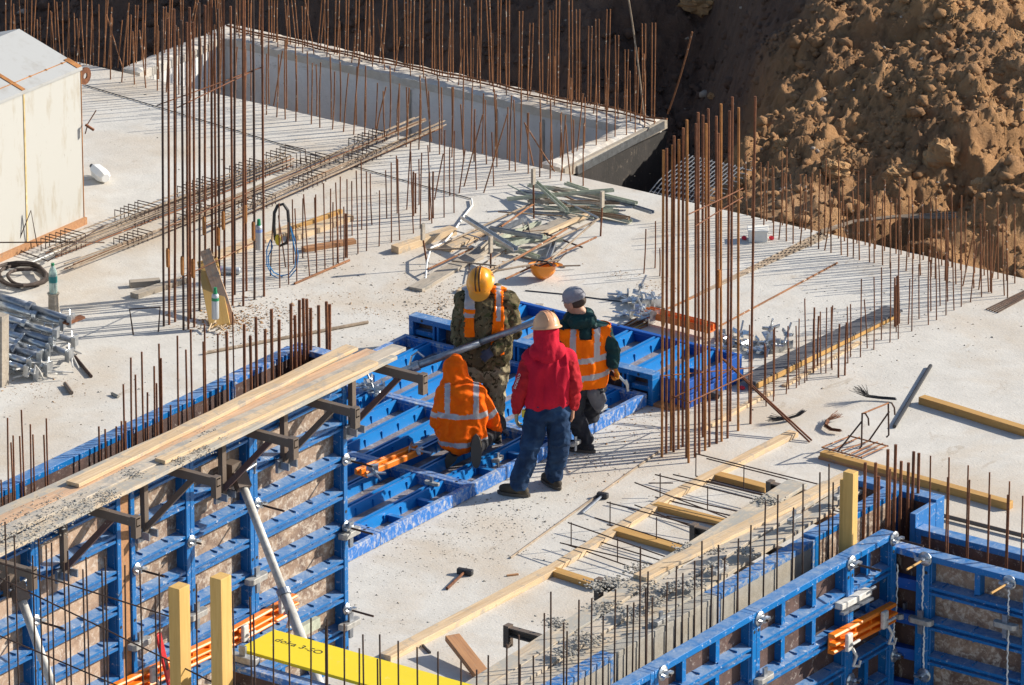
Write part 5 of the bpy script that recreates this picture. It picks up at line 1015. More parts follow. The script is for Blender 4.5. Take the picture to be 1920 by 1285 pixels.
# boards and foam can leaning in the left column
q = P(400, 612, 0); q2 = P(392, 560, 0)
a = P(412, 610, .02); b_ = Vector((q2.x, q2.y, up_to(q2, 486))); b_ += RV*((388-proj(b_)[0])/195)
board('leaning_board', b_, a, .19, .03, M_POST, 'wide pale board leaning inside the left column bars', 'board', up=(HV*-1+ZV*.3))
a = P(432, 606, .02); b_ = Vector((q2.x+.1, q2.y+.1, up_to(q2, 470))); b_ += RV*((385-proj(b_)[0])/195)
board('leaning_board', b_, a, .11, .03, M_PINER, 'splintered board behind the wide leaning board', 'board', rag=.008, up=(HV*-1+ZV*.3))
def can(p, d, label, capm=M_GRN):
    t = thing('foam_can', label, 'foam can', p); T = d.to_track_quat('Z', 'Y').to_matrix().to_4x4(); T.translation = p; b = MB(T); b.lathe([(.032, 0), (.034, .01), (.034, .22), (.028, .24)], n=14); b.build('body', mat('can_grey', (.50, .53, .56), .35, .4), t, smooth=True); b = MB(T); b.lathe([(.035, .175), (.035, .205)], n=14, cap=False); b.build('band', capm, t); b = MB(T); b.lathe([(.02, .24), (.015, .30)], n=8); b.build('nozzle', M_GRN, t)
can(P(404, 598, .10), Vector((-.03, .05, 1)), 'grey foam can with green band propped against the leaning board'); can(P(450, 508, .035), Vector((-.9, -.6, .05)), 'grey foam can lying behind the left column', mat('lilac_band', (.45, .3, .5), .5)); can(P(485, 378+90, .42), Vector((0.02, 0, 1)), 'white foam can stuck upright on a bar', mat('blue_band', (.2, .3, .6), .5))
b = MB(); c_ = P(402, 618, .02)
for k in range(9): b.tube([c_+Vector((R_.uniform(-.05, .05), R_.uniform(-.05, .05), R_.uniform(0, .05))), c_+Vector((R_.uniform(-.12, .12), R_.uniform(-.12, .12), R_.uniform(0, .05)))], .008, 5)
tag(b.build('splinters', M_PINE), 'wood splinters at the foot of the leaning boards', 'splinters')
gb('block', 243, 527, 300, 523, .08, .06, M_OLD, 'short old beam end left of the left column', cat='block'); gb('block', 250, 550, 345, 520, .09, .05, M_OLD, 'longer old beam left of the left column', cat='block')
gb('plank', 545, 440, 655, 402, .13, .05, M_PINE, 'stack top plank behind the black harness', cat='plank'); gb('plank', 548, 425, 640, 392, .04, .05, M_OCHRE, 'yellow edged batten behind the black harness', cat='plank'); gb('plank', 568, 464, 665, 448, .08, .04, M_BROWN, 'brown plank lying between the middle bars', cat='plank'); gb('plank', 400, 480, 560, 420, .15, .03, M_PINE, 'long pale plank behind the left column bars', cat='plank')
rod(552, 532, 655, 488, .012, M_RUSTL, 'bent bar lying in front of the middle bars')
# U stirrup standing on the slab
q0, q1 = P(250, 628), P(297, 622); b = MB(); b.tube([q0, Vector((q0.x, q0.y, up_to(q0, 580)))-RV*.03, Vector((q1.x, q1.y, up_to(q1, 576)))+RV*.02, q1], .008, 6); tag(b.build('stirrup', M_RUSTD), 'bent bar hoop standing left of the left column', 'stirrup')
# harness and blue hose hanging on the middle bars
q = P(530, 520); zc = lambda y: up_to(q, y)
def hang(pts, r): b = MB(); b.tube([Vector((q.x, q.y, zc(y)))+RV*((x-530)/197)+HV*.02*math.sin(k) for k, (x, y) in enumerate(pts)], r, 7, closed=True); return b
t = thing('harness', 'black strap harness hanging on the middle bars', 'harness', Vector((q.x, q.y, zc(385)))); hang([(516, 400), (522, 387), (533, 384), (541, 395), (543, 420), (543, 440), (538, 455), (526, 462), (517, 450), (515, 425)], .016).build('strap', M_BLACK, t)
b = MB(); b.ball(Vector((q.x, q.y, zc(450)))+RV*(-.04), .035, n=6, sc=(1, .6, 1.6)); b.build('buckle', mat('yellow_buckle', (.6, .45, .02), .5), t)
tag(hang([(545, 424), (553, 450), (559, 480), (556, 505), (542, 520), (525, 523), (510, 515), (501, 498), (501, 470), (508, 450), (512, 462), (504, 480), (505, 498), (514, 512), (528, 519), (542, 515), (553, 500), (555, 478)], .006).build('hose', M_HOSEB), 'thin blue hose looped below the black harness', 'hose')
# pile of galvanised props at the left edge
R2 = random.Random(9)
def slab_prop(x0, y0, z0, x1, y1, z1, r, label, k):
    a, b_ = P(x0, y0, z0), P(x1, y1, z1); t = thing('steel_prop', label, 'steel prop', b_, 'props in the pile at the left edge'); d = (b_-a); s = R2.uniform(.45, .7)
    mt = M_GALVD if k % 3 == 0 else M_GALV
    b = MB(); b.tube([a, a+d*s], r, 12); b.build('outer_tube', mt, t, smooth=True); b = MB(); b.tube([a+d*s, b_], r*.78, 12); b.build('inner_tube', mt, t, smooth=True)
    b = MB(); b.tube([a+d*(s-.03), a+d*(s+.02)], r*1.3, 10); b.build('collar', mt, t)
    u = frame_from(b_, b_+d); b = MB(u); w_ = .055; b.box((-.006, -w_, -w_), (.004, w_, w_)); b.box((.004, -w_, -w_), (.045, -w_+.008, w_)); b.build('end_plate', M_GALV, t)
    b = MB(u); b.tube([(-.16, r, .0), (-.18, r+.05, .02), (-.12, r+.08, .03), (-.07, r+.03, -.03)], .006, 5); b.build('pin', M_GALV, t)
pl_ = [(-30, 548, .42, 133, 600, .38), (-30, 562, .38, 118, 606, .33), (-30, 585, .36, 105, 625, .30), (-30, 600, .30, 98, 640, .24), (-30, 610, .26, 92, 652, .20), (-30, 622, .24, 88, 664, .16), (-30, 640, .22, 75, 668, .18), (-30, 655, .20, 55, 680, .14), (-30, 666, .16, 50, 692, .10), (-30, 600, .20, 130, 665, .12), (-30, 640, .12, 90, 690, .08), (-30, 575, .28, 110, 612, .26), (-30, 590, .16, 140, 640, .10), (-30, 670, .10, 70, 700, .06)]
nmP = ['topmost, longest', 'just under the topmost', 'third from the top', 'fourth from the top', 'fifth from the top', 'middle', 'below the middle', 'low, left', 'lower left', 'far behind, long', 'near the floor', 'behind the topmost', 'rearmost by the stump', 'lowest, by the slab']
for k, q in enumerate(pl_): slab_prop(*q, R2.uniform(.036, .046), 'galvanised steel prop in the left edge pile, %s' % nmP[k], k)
for k in range(16):
    c_ = P(R2.uniform(40, 140), R2.uniform(640, 705), R2.uniform(.03, .14)); b = MB(); dd_ = Vector((R2.uniform(-1, 1), R2.uniform(-1, 1), R2.uniform(-.3, .6))).normalized(); e_ = Vector((R2.uniform(-1, 1), R2.uniform(-1, 1), R2.uniform(-.5, .2))).normalized()
    b.tube([c_-dd_*.1, c_, c_+dd_*.08+e_*.03, c_+e_*.1], .008, 6); tag(b.build('prop_pin', M_GALVL), 'bent steel pin hanging in the pile of props', 'prop pin', 'pins in the pile of props')
b = MB(); b.bar(PX(2, 590, P(2, 722, 0).x), P(2, 722, .0), .10, .10); tag(b.build('cradle_post', M_OLD), 'weathered timber post at the left edge holding the pile of props', 'timber post')
q = P(146, 600, .36); b = MB(); b.bar(P(122, 607, .36), P(155, 594, .37), .07, .02); tag(b.build('steel_plate', M_RUST), 'rusty curved plate on top of the pile of props', 'steel plate')
rod(137, 665, 171, 706, .016, M_RUSTD, 'dark steel strip lying right of the pile of props'); rod(122, 720, 134, 737, .02, M_BRACK, 'short dark piece of timber below the pile of props'); rod(210, 738, 222, 744, .015, M_CRUST, 'small dark stone chip on the left slab')
b = MB(); b.tube([P(x, y, z) for x, y, z in ((-20, 455, .25), (140, 454, .3), (195, 455, .12))], .007, 6); b.tube([P(28, 470, .02), PX(58, 395, P(58, 470).x), P(70, 462, .02)], .006, 6); b.tube([P(38, 470, .02), P(90, 490, .02), P(105, 480, .15), P(190, 425, .2), P(205, 420, .02)], .006, 6); tag(b.build('bent_wire_frame', M_RUSTD), 'bent thin bar frame in front of the container', 'bar frame')
b = MB(); b.tube([P(60, 492, .02), P(110, 470, .03), P(178, 440, .03)], .008, 5); tag(b.build('white_rod', M_CABW), 'white rod lying between container and bar bundle', 'rod')
# loose board by the right walkway and small things around the long timber
gb('plank', 848, 1190, 905, 1262, .13, .05, M_BROWN, 'short brown plank tilted beside the right walkway', cat='plank', z=.12, z1=.02)
gb('batten', 765, 1270+0, 882, 1290, .02, .02, M_BLACKG, 'black strip lying under the end of the right walkway', cat='batten')
gb('chip', 792, 1208, 806, 1222, .02, .02, M_BLACKG, 'small dark offcut below the long timber', cat='offcut'); gb('chip', 950, 1078, 972, 1075, .02, .015, M_BROWN, 'small brown offcut left of the long timber', cat='offcut')
for i, (x, y) in enumerate(((1011, 570), (1013, 574))): gb('chip', x-7, y, x+8, y+1, .05, .03, [M_OLD, M_GALVL][i], ['small grey block behind the camouflage man', 'small pale blue block behind the camouflage man'][i], cat='block')
# boulders in the dirt
M_CLOD = M_SOIL
# crumbs, chips and gravel on the slab
b = MB(); R3 = random.Random(21)
def chip(x, y, s):
    p = P(x, y, 0); a = R3.uniform(0, 6.28); h = s*R3.uniform(.25, .7); vs = [(p.x+s*math.cos(a+k*2.1)*R3.uniform(.6, 1.3), p.y+s*math.sin(a+k*2.1)*R3.uniform(.4, 1.2), .001) for k in range(3)]; vs.append((p.x, p.y, h)); b.add(vs, [(0, 1, 3), (1, 2, 3), (2, 0, 3)])
for k in range(1500):
    x = R3.uniform(0, 1920); y = R3.uniform(150, 1285); chip(x, y, R3.choice([.003, .004, .005, .006]))
for (cx_, cy_, sx, sy, n, sz) in ((830, 585, 45, 22, 220, .014), (850, 640, 40, 10, 40, .012), (760, 590, 60, 25, 120, .010), (930, 1000, 110, 40, 420, .011), (800, 1000, 90, 60, 220, .010), (470, 590, 60, 20, 260, .013), (440, 620, 40, 15, 160, .013), (930, 960, 60, 25, 120, .012), (720, 1120, 60, 60, 160, .010), (1240, 790, 70, 35, 120, .010), (250, 760, 140, 60, 220, .009), (640, 640, 80, 20, 120, .01), (1120, 870, 40, 12, 40, .016), (700, 330, 200, 60, 200, .011), (1700, 570, 140, 50, 260, .011), (1560, 640, 90, 50, 200, .011), (600, 500, 80, 25, 160, .011), (400, 160, 160, 30, 200, .012), (840, 540, 60, 20, 90, .011)):
    for k in range(n): chip(R3.gauss(cx_, sx), R3.gauss(cy_, sy), sz*.75*min(2.2, .3+R3.paretovariate(2.2)*.45))
tag(b.build('debris', M_CHIP), 'dark crumbs and chips strewn over the slab', 'debris', kind='stuff')

b = MB()
for (cx_, cy_, sx, sy, n, sz) in ((430, 605, 35, 14, 420, .012), (500, 590, 40, 12, 260, .010), (600, 560, 60, 12, 90, .008), (830, 590, 40, 14, 160, .010), (1240, 540, 26, 8, 160, .007), (1160, 515, 20, 5, 110, .006), (930, 480, 60, 12, 160, .008), (690, 585, 20, 5, 60, .007), (780, 545, 60, 16, 140, .008), (1200, 790, 50, 25, 160, .008), (1050, 870, 90, 30, 220, .008), (60, 720, 50, 20, 200, .008), (1180, 680+90, 40, 20, 140, .008), (860, 560, 30, 10, 90, .009)):
    for k in range(n): chip(R3.gauss(cx_, sx), R3.gauss(cy_, sy), sz*min(2.2, .3+R3.paretovariate(2.2)*.45))
tag(b.build('dirt', M_SOILB), 'brown dirt crumbs trodden onto the slab', 'dirt', kind='stuff')

for (x0, y0, x1, y1, lb, mt) in ((1208, 228, 1174, -30, 'long thin pale pole leaning above the right end of the pit wall', M_BARG), (1252, 214, 1298, 60, 'thin rusty bar leaning right beyond the pit corner', M_RUSTL)):
    p = P(x0, y0, .02); top = Vector((p.x, p.y, up_to(p, y1))); top += RV*((x1-proj(top)[0])/188); tag(bar_obj(p, top, .009, mt, bend=.03), lb, 'pole')
# ---------------------------------------------------------------- people
def m_cloth(name, c1, c2, rough=.85, sc=9, fine=.25, camo=None, det=4):
    mt = mat(name, c1, rough); g = NG(mt); c = g.coord((1, 1, 1), rnd=False)
    a = g.mix(g.ramp(g.noise(c, sc, det, .6, .4), [(.38, 0), (.62, 1)]), c1, c2)
    if camo:
        for i, (cc_, s_, lo) in enumerate(camo): a = g.mix(g.ramp(g.noise(c, s_, 3, .6, 1.0), [(lo, 0), (lo+.02, 1)]), a, cc_)
    g.col(a); ad = g.n('ShaderNodeMath', operation='ADD'); g.l(g.noise(c, 14, 4, .6, 1.2), ad.inputs[0]); g.l(g.noise(c, 150, 2), ad.inputs[1]); g.bump(ad.outputs[0], fine, .02)
    g.b.inputs['Specular IOR Level'].default_value = .15
    return mt
M_SKIN = mat('skin', (.46, .24, .15), .55); M_SKIN.node_tree.nodes['Principled BSDF'].inputs['Subsurface Weight'].default_value = .05
M_GLOVE = m_cloth('work_glove', (.42, .36, .20), (.30, .27, .20)); M_GLOVEB = m_cloth('grey_glove', (.10, .11, .15), (.07, .08, .11)); M_GLOVEO = m_cloth('orange_glove', (.62, .24, .03), (.50, .18, .03))
M_REDH = m_cloth('red_sweatshirt', (.50, .012, .035), (.43, .010, .03)); M_REDS = m_cloth('red_sleeve', (.40, .018, .025), (.34, .015, .022))
M_JEAN = m_cloth('denim', (.022, .055, .125), (.010, .024, .06), .8, 6, .3); M_DARKT = m_cloth('dark_trousers', (.022, .024, .032), (.035, .037, .045))
M_ORJ = m_cloth('orange_jacket', (.95, .15, .002), (.82, .11, .002), .8); M_HIVIS = m_cloth('hi_vis_orange', (.98, .19, .002), (.90, .15, .002), .8)
M_REFL = mat('reflective_tape', (.40, .39, .41), .4, .2); M_CAMO = m_cloth('camouflage', (.15, .12, .065), (.11, .09, .048), .85, 9, .4, [((.035, .03, .016), 14, .56), ((.24, .19, .11), 17, .62), ((.07, .075, .03), 12, .60)])
M_GREEN = m_cloth('dark_green_jacket', (.008, .045, .045), (.006, .03, .035), .5); M_BOOT = m_cloth('boot_leather', (.085, .07, .05), (.05, .042, .035), .75); M_BEANIE = m_cloth('grey_knit', (.30, .30, .33), (.22, .22, .25), .95)
M_HAIR = mat('short_hair', (.05, .03, .02), .8); M_KNEE = m_cloth('black_workwear', (.03, .03, .033), (.045, .045, .05)); M_SOLE = mat('boot_sole', (.09, .075, .06), .8)
class Fig:
    """figure frame: x = image right, y = away, z = up, metres from the standing point (px,py at height z0)"""
    def __init__(s, bx, by, z0, label, turn=0):
        s.b = P(bx, by, z0); s.bx, s.by = bx, by; d = (s.b-CP).dot(FV); s.k = FP/d; s.t = thing('person', label, 'person', s.b)
    def J(s, px, py, y=0.0):   # a joint seen at px,py, y metres behind the standing plane
        q = s.b+HV*y; d = ray(px, py); n = HV; t = (q-CP).dot(n)/d.dot(n); return CP+d*t
def remesh(name, prims, vox, mats, parent, smooth=4, fold=0, fsc=9, pick=None, seed=0, stretch=(1, 1, 1)):
    b = MB()
    for pr in prims:
        if pr[0] == 'c':      # capsule a,b,ra,rb
            _, a, c_, ra, rb = pr; d = c_-a; L = d.length
            if L < 1e-4: continue
            M = d.to_track_quat('Z', 'Y').to_matrix().to_4x4(); M.translation = a; n = 14; pf = [(ra*math.sin(t)+1e-4, -ra*math.cos(t)) for t in [math.pi/2*k/5 for k in range(6)]]+[(rb*math.cos(t)+1e-4, L+rb*math.sin(t)) for t in [math.pi/2*k/5 for k in range(6)]]
            b.lathe(pf, M, n)
        elif pr[0] == 'e':    # ellipsoid centre, radii, rotation matrix
            _, c_, rd, R = pr; b.ball(c_, 1, n=12, sc=rd, R=R)
    me = bpy.data.meshes.new(name); me.from_pydata([tuple(v) for v in b.v], [], b.f); me.update()
    o = bpy.data.objects.new('tmp', me); S.collection.objects.link(o)
    md = o.modifiers.new('r', 'REMESH'); md.mode = 'VOXEL'; md.voxel_size = vox; md.use_smooth_shade = True
    sm_ = o.modifiers.new('s', 'SMOOTH'); sm_.iterations = smooth; sm_.factor = .5
    dg = bpy.context.evaluated_depsgraph_get(); m2 = bpy.data.meshes.new_from_object(o.evaluated_get(dg)); bpy.data.objects.remove(o); m2.name = name
    if fold:
        n = len(m2.vertices); co_ = np.empty(n*3); m2.vertices.foreach_get('co', co_); no = np.empty(n*3); m2.vertices.foreach_get('normal', no); co_ = co_.reshape(-1, 3); no = no.reshape(-1, 3)
        ds = np.array([(lambda v: 1-2*abs(noise.noise(v)+.5*noise.noise(v*2.1)))(Vector((p[0]*fsc*stretch[0]+seed, p[1]*fsc*stretch[1]+seed, p[2]*fsc*stretch[2]))) for p in co_]); co_ += no*(ds*fold)[:, None]; m2.vertices.foreach_set('co', co_.ravel()); m2.update()
    m2.materials.clear()
    for mt in (mats if isinstance(mats, (list, tuple)) else [mats]): m2.materials.append(mt)
    if pick:
        for p in m2.polygons: p.material_index = pick(p.center, p.normal)
    m2.polygons.foreach_set('use_smooth', [True]*len(m2.polygons))
    ob = bpy.data.objects.new(name, m2); S.collection.objects.link(ob); ob.parent = parent; ob.matrix_basis = mat_w(parent).inverted(); return ob
def c(a, b, ra, rb=None): return ('c', a, b, ra, ra if rb is None else rb)
def shell(src, name, keep, off, mt, parent, mats=None, pick=None):
    """a garment layer: the part of a garment picked by keep(), moved outward and given thickness"""
    me = src.data; idx = {}; vs = []; fs = []
    for p in me.polygons:
        if keep(p.center):
            f = []
            for v in p.vertices:
                if v not in idx: idx[v] = len(vs); q = me.vertices[v]; vs.append(q.co+q.normal*off)
                f.append(idx[v])
            fs.append(tuple(f))
    m2 = bpy.data.meshes.new(name); m2.from_pydata([tuple(v) for v in vs], [], fs); 
    for mm in (mats or [mt]): m2.materials.append(mm)
    if pick:
        m2.update()
        for p in m2.polygons: p.material_index = pick(p.center, p.normal)
    m2.polygons.foreach_set('use_smooth', [True]*len(m2.polygons)); m2.update()
    o = bpy.data.objects.new(name, m2); S.collection.objects.link(o); o.parent = parent; o.matrix_basis = mat_w(parent).inverted(); md = o.modifiers.new('t', 'SOLIDIFY'); md.thickness = off*.8; md.offset = -1; return o
def hand_prims(w, d, palm_n, thumb, curl=.6, s=1.0, out=None):
    """w wrist, d pointing along the hand, palm_n normal of the back of the hand, thumb side; five unequal bent fingers"""
    d = d.normalized(); n = palm_n.normalized(); sd = d.cross(n).normalized()*thumb; pr = []
    for k in (-1, 0, 1): pr.append(c(w+d*.01+sd*.018*k*s, w+d*.085*s+sd*.024*k*s, .016*s, .015*s))
    for k, (off, L) in enumerate(((.033, .070), (.012, .080), (-.010, .075), (-.031, .058))):
        p = w+d*.088*s+sd*off*s; a = d; Ls = (L*.45, L*.32, L*.26)
        for j in range(3):
            ang = curl*(.45+.35*j); a2 = (d*math.cos(ang*(j+1)*.6)-n*math.sin(ang*(j+1)*.6)).normalized(); q = p+a2*Ls[j]*s; pr.append(c(p, q, (.0095-.0008*j)*s, (.0088-.0008*j)*s)); p = q
    p = w+d*.022*s+sd*.032*s; q = p+(d*.7+sd*.75-n*.25*curl).normalized()*.04*s; pr += [c(w+d*.015, p, .015*s, .013*s), c(p, q, .0125*s, .0105*s), c(q, q+(d*.9+sd*.2-n*.5*curl).normalized()*.032*s, .0105*s, .009*s)]
    return pr
def head_prims(h, fwd, up, s=1.0):
    """h = head centre"""
    fwd = fwd.normalized(); sd = fwd.cross(up).normalized(); up = sd.cross(fwd); R = Matrix((sd, fwd, up)).transposed(); E = lambda off, rd: ('e', h+R @ Vector(off)*s, tuple(x*s for x in rd), R)
    return [E((0, -.012, .028), (.076, .094, .090)), E((0, .018, -.035), (.062, .075, .078)), E((0, .055, -.088), (.030, .026, .020)), E((0, .098, -.018), (.013, .020, .026)), E((0, .088, .008), (.010, .015, .03)),
            E((0, .083, .038), (.050, .014, .011)), E((.036, .066, -.022), (.022, .020, .020)), E((-.036, .066, -.022), (.022, .020, .020)), E((0, .090, -.058), (.026, .010, .008)), E((0, .088, -.070), (.022, .010, .007)),
            E((.076, -.005, -.012), (.010, .018, .032)), E((-.076, -.005, -.012), (.010, .018, .032)), c(h-up*.06*s-fwd*.015*s, h-up*.17*s-fwd*.035*s, .056*s, .060*s)], R
def face_bits(h, R, parent, s=1.0):
    b = MB()
    for sx in (-1, 1): b.ball(h+R @ Vector((sx*.032, .083, .014))*s, .010*s, n=6)
    b.build('eyes', mat('eye_white', (.5, .46, .42), .4), parent, smooth=True)
    b = MB(); 
    for sx in (-1, 1): b.tube([h+R @ Vector((sx*x_, .094-.25*abs(x_-.03), z_))*s for x_, z_ in ((.015, .034), (.032, .040), (.050, .033))], .004*s, 5)
    b.build('eyebrows', M_HAIR, parent); b = MB(); b.tube([h+R @ Vector((x_, .096-abs(x_)*.3, -.064))*s for x_ in (-.022, -.008, .008, .022)], .003*s, 5); b.build('mouth', mat('lips', (.30, .12, .09), .5), parent)
def boot(p, toe, parent, mt=None, s=1.0, lift=None, name='boot'):
    """p ankle, toe = unit direction of the toes"""
    up = (lift or ZV).normalized(); pr = [c(p+up*.03, p-up*.05, .052*s), c(p-up*.065-toe*.045, p-up*.062+toe*.15, .040*s, .037*s), c(p-up*.05+toe*.02, p-up*.055+toe*.13, .045*s, .036*s)]
    o = remesh(name, pr, .009, mt or M_BOOT, parent, 3, .002, 20)
    sd = toe.cross(up); b = MB()
    n = 14; out = [];
    for k in range(n): a = 2*math.pi*k/n; out.append(p-up*.112+toe*(.052+.152*math.cos(a))+sd*(.047*math.sin(a)*(1.0+.12*math.cos(a))))
    vs = out+[v+up*.026 for v in out]; b.add(vs, [tuple(range(n))[::-1], tuple(range(n, 2*n))]+[(k, (k+1) % n, n+(k+1) % n, n+k) for k in range(n)])
    sl2 = b.build('sole', M_SOLE, o)
    return o
def sand(p, q, r1, r2): return c(p, q, r1, r2)

# ---- man in red, back to the camera
f = Fig(1003, 928, 0, 'person in red hooded sweatshirt, jeans and peach hard hat standing on the slab'); J = f.J; t = f.t
shL, shR = J(996, 672, .02), J(1064, 674, .02); elL, elR = J(977, 727, -.03), J(1076, 722, -.02); wrL, wrR = J(968, 768, .03), J(1074, 762, .03)
hpL, hpR = J(1008, 772, 0), J(1047, 770, .02); knL, knR = J(992, 850, -.05), J(1048, 842, .05); anL, anR = J(974, 920, -.03), J(1040, 908, .17)
anL.z = max(anL.z, .118); anR.z = .118
hd = J(1025, 622, .02); nk = J(1028, 652, .02); toeL = (RV*-.75+HV*.25).normalized(); toeR = (RV*-.45+HV*.7).normalized()
hp_, hR = head_prims(hd, (HV*.9-RV*.4-ZV*.25), ZV)
body = hp_+[c(nk, J(1028, 690, 0), .055, .09), c(J(1028, 690, 0), J(1027, 745, 0), .09, .08), c(J(1018, 752), J(1036, 752), .075, .075), c(shL, shR, .05), c(shL, elL, .042, .036), c(elL, wrL, .034, .027), c(shR, elR, .042, .036), c(elR, wrR, .034, .027), c(hpL, knL, .075, .05), c(knL, anL, .05, .038), c(hpR, knR, .075, .05), c(knR, anR, .05, .038)]
body += hand_prims(wrL, -ZV*1+RV*.02+HV*.1, -RV, 1, .7, 1.12)+hand_prims(wrR, -ZV-RV*.05+HV*.05, RV, -1, 1.2, 1.12)
remesh('body', body, .0062, [M_SKIN, M_GLOVE], t, 2, pick=lambda p, n: 1 if (p-wrL).length < .21 and p.z < wrL.z+.02 and (p-wrL).dot(RV) < .08 else 0)
sw = [c(J(1012, 690, 0), J(1012, 742, 0), .115, .118), c(J(1046, 690, 0), J(1044, 742, 0), .115, .118), c(J(1028, 680, .02), J(1028, 742, 0), .13, .125), c(shL+RV*.02, shR-RV*.02, .088), c(J(1010, 655, .02), J(1046, 655, .02), .055, .055), c(J(1008, 750), J(1044, 746), .105, .105)]
o = remesh('sweatshirt', sw, .011, M_REDH, t, 4, .020, 7, stretch=(1, 1, .35))
for nm, a_, e_, w_ in (('sleeve', shL, elL, wrL), ('sleeve', shR, elR, wrR)):
    remesh(nm, [c(a_-ZV*.01, e_, .078, .066), c(e_, w_+(e_-w_)*.1, .066, .047), c(w_+(e_-w_)*.10, w_, .043, .040)], .010, M_REDS, t, 3, .014, 11)
remesh('hood', [c(J(1025, 640, -.01), J(1026, 662, -.01), .105, .115), c(J(1024, 622, .0), J(1024, 640, -.01), .108, .105), c(J(1008, 660, -.02), J(1044, 660, -.02), .075, .075)], .009, M_REDH, t, 3, .007, 9)
jn = [c(J(1012, 757), J(1040, 755), .104, .104), c(hpL, hpR, .105), c(hpL, knL, .104, .082), c(knL, anL+ZV*.03, .080, .072), c(anL+ZV*.06, anL+ZV*.0, .074, .070), c(hpR, knR, .104, .082), c(knR, anR+ZV*.03, .080, .072), c(anR+ZV*.05, anR, .074, .068)]
jo = remesh('jeans', jn, .010, M_JEAN, t, 3, .016, 9)
b = MB()
for (x0, y0, x1, y1) in ((990, 776, 1030, 780), (1044, 778, 1064, 770)):
    A, B = J(x0, y0, -.5), J(x1, y1, -.5)
b = MB(); q0 = J(1037, 757, -.105); b.box((-.045, -.004, -.02), (.045, .004, .02), 0, Matrix.Translation(J(1054, 754, -.095)) @ Matrix.Rotation(math.atan2(RV.y, RV.x), 4, 'Z') @ Matrix.Rotation(.3, 4, 'Z')); b.build('waist_patch', M_KNEE, jo)
boot(anL, toeL, t); boot(anR, toeR, t)
M_PEACH = mat('peach_helmet', (.62, .32, .17), .35)
T = Matrix((hR.col[1], -hR.col[0], hR.col[2])).transposed().to_4x4() if 0 else (Matrix((hR @ Vector((0, 1, 0)), hR @ Vector((-1, 0, 0)), hR @ Vector((0, 0, 1)))).transposed().to_4x4()); T.translation = hd+hR @ Vector((0, -.01, .052))
def hard_hat(T, mt, parent, sc=1.06, ridge=None):
    T2 = T @ Matrix.Scale(sc, 4); h = helmet(T2, mt); o = h.build('hard_hat', mt, parent, smooth=True)
    if ridge:
        b = MB(T2)
        for y in (-.018, .018): b.tube([(.142*math.cos(a), y, .139*math.sin(a)) for a in [math.radians(15+125*k/10) for k in range(11)]], .0065, 5)
        b.build('hat_stripe', ridge, o)
    return o
hard_hat(T, M_PEACH, t, .94)
# small white print down the left sleeve
Ms = Matrix((( -ZV*.97-RV*.22).normalized(), (-RV*.55-HV*.83).normalized() if 0 else (RV*.8-HV*.6).normalized(), ZV)).transposed().to_4x4()
xa = (elL-shL).normalized(); na = (-RV*.80-HV*.60).normalized(); na = (na-xa*na.dot(xa)).normalized(); ya = na.cross(xa)
Ms = Matrix((xa, ya, na)).transposed().to_4x4(); Ms.translation = shL.lerp(elL, .55)+na*.080
text('CORDS', .042, Ms, t, M_CABW, 'sleeve_print')
b = MB(); b.box((-.02, -.012, -.035), (.02, .012, .035), 0, Matrix.Translation(J(983, 776, -.02))); b.build('tape_measure', mat('yellow_plastic', (.65, .5, .02), .4), t, bevel=.005)

# ---- man in the grey knit cap, hi-vis vest, holding a hammer
f = Fig(1086, 846, 0, 'person in grey knit cap and orange vest with silver bands holding a small hammer'); J = f.J; t = f.t
shL, shR = J(1062, 618, 0), J(1128, 622, .05); elL, wrL = J(1052, 662, .12), J(1062, 690, .22); elR, wrR = J(1150, 668, .02), J(1152, 684, -.04)
elR = J(1148, 655, .02); wrR = J(1149, 683, -.02); hpL, hpR = J(1078, 722, .0), J(1112, 722, .05); knL, knR = J(1076, 780, -.05), J(1106, 778, .28); anL, anR = J(1097, 838, -.02), J(1092, 800, .50); anL.z = .115; anR.z = .24
hd = J(1077, 566, .0); hp_, hR = head_prims(hd, (-RV*.85+HV*.5-ZV*.35), ZV-RV*.1)
body = hp_+[c(hd-ZV*.06, J(1090, 610, .02), .055, .07), c(J(1092, 622, .02), J(1098, 700, .02), .09, .09), c(shL, shR, .05), c(shL, elL, .042, .035), c(elL, wrL, .034, .027), c(shR, elR, .042, .035), c(elR, wrR, .034, .027), c(hpL, hpR, .07), c(hpL, knL, .075, .052), c(knL, anL, .05, .037), c(hpR, knR, .075, .052), c(knR, anR, .05, .037)]
body += hand_prims(wrR, (-ZV*.9+RV*.35), (RV*.8+HV*.3), -1, 1.5, 1.15)+hand_prims(wrL, -ZV*.5+HV*.8, RV, 1, .8, 1.1)
remesh('body', body, .0062, [M_SKIN, M_GLOVEO], t, 2, pick=lambda p, n: 1 if (p-wrR).length < .22 and p.z < wrR.z+.03 else 0)
face_bits(hd, hR, t)
jk = [c(J(1082, 632, .0), J(1086, 712, .0), .115, .118), c(J(1112, 632, .04), J(1112, 712, .04), .115, .118), c(J(1096, 625, .02), J(1098, 712, .02), .135, .13), c(shL, shR, .09), c(J(1075, 608), J(1100, 606), .07, .07)]
jo = remesh('jacket', jk, .011, M_GREEN, t, 4, .014, 7, stretch=(1, 1, .5))
for a_, e_, w_ in ((shL, elL, wrL), (shR, elR, wrR)): remesh('sleeve', [c(a_, e_, .082, .070), c(e_, w_, .068, .052)], .010, M_GREEN, t, 4, .010, 10)
remesh('hood', [c(J(1072, 598, .0), J(1098, 594, .0), .070, .080), c(J(1080, 604, -.08), J(1106, 600, -.07), .065, .06)], .009, M_GREEN, t, 4, .008, 12)
up_ = J(1096, 620, 0); ax = f.t
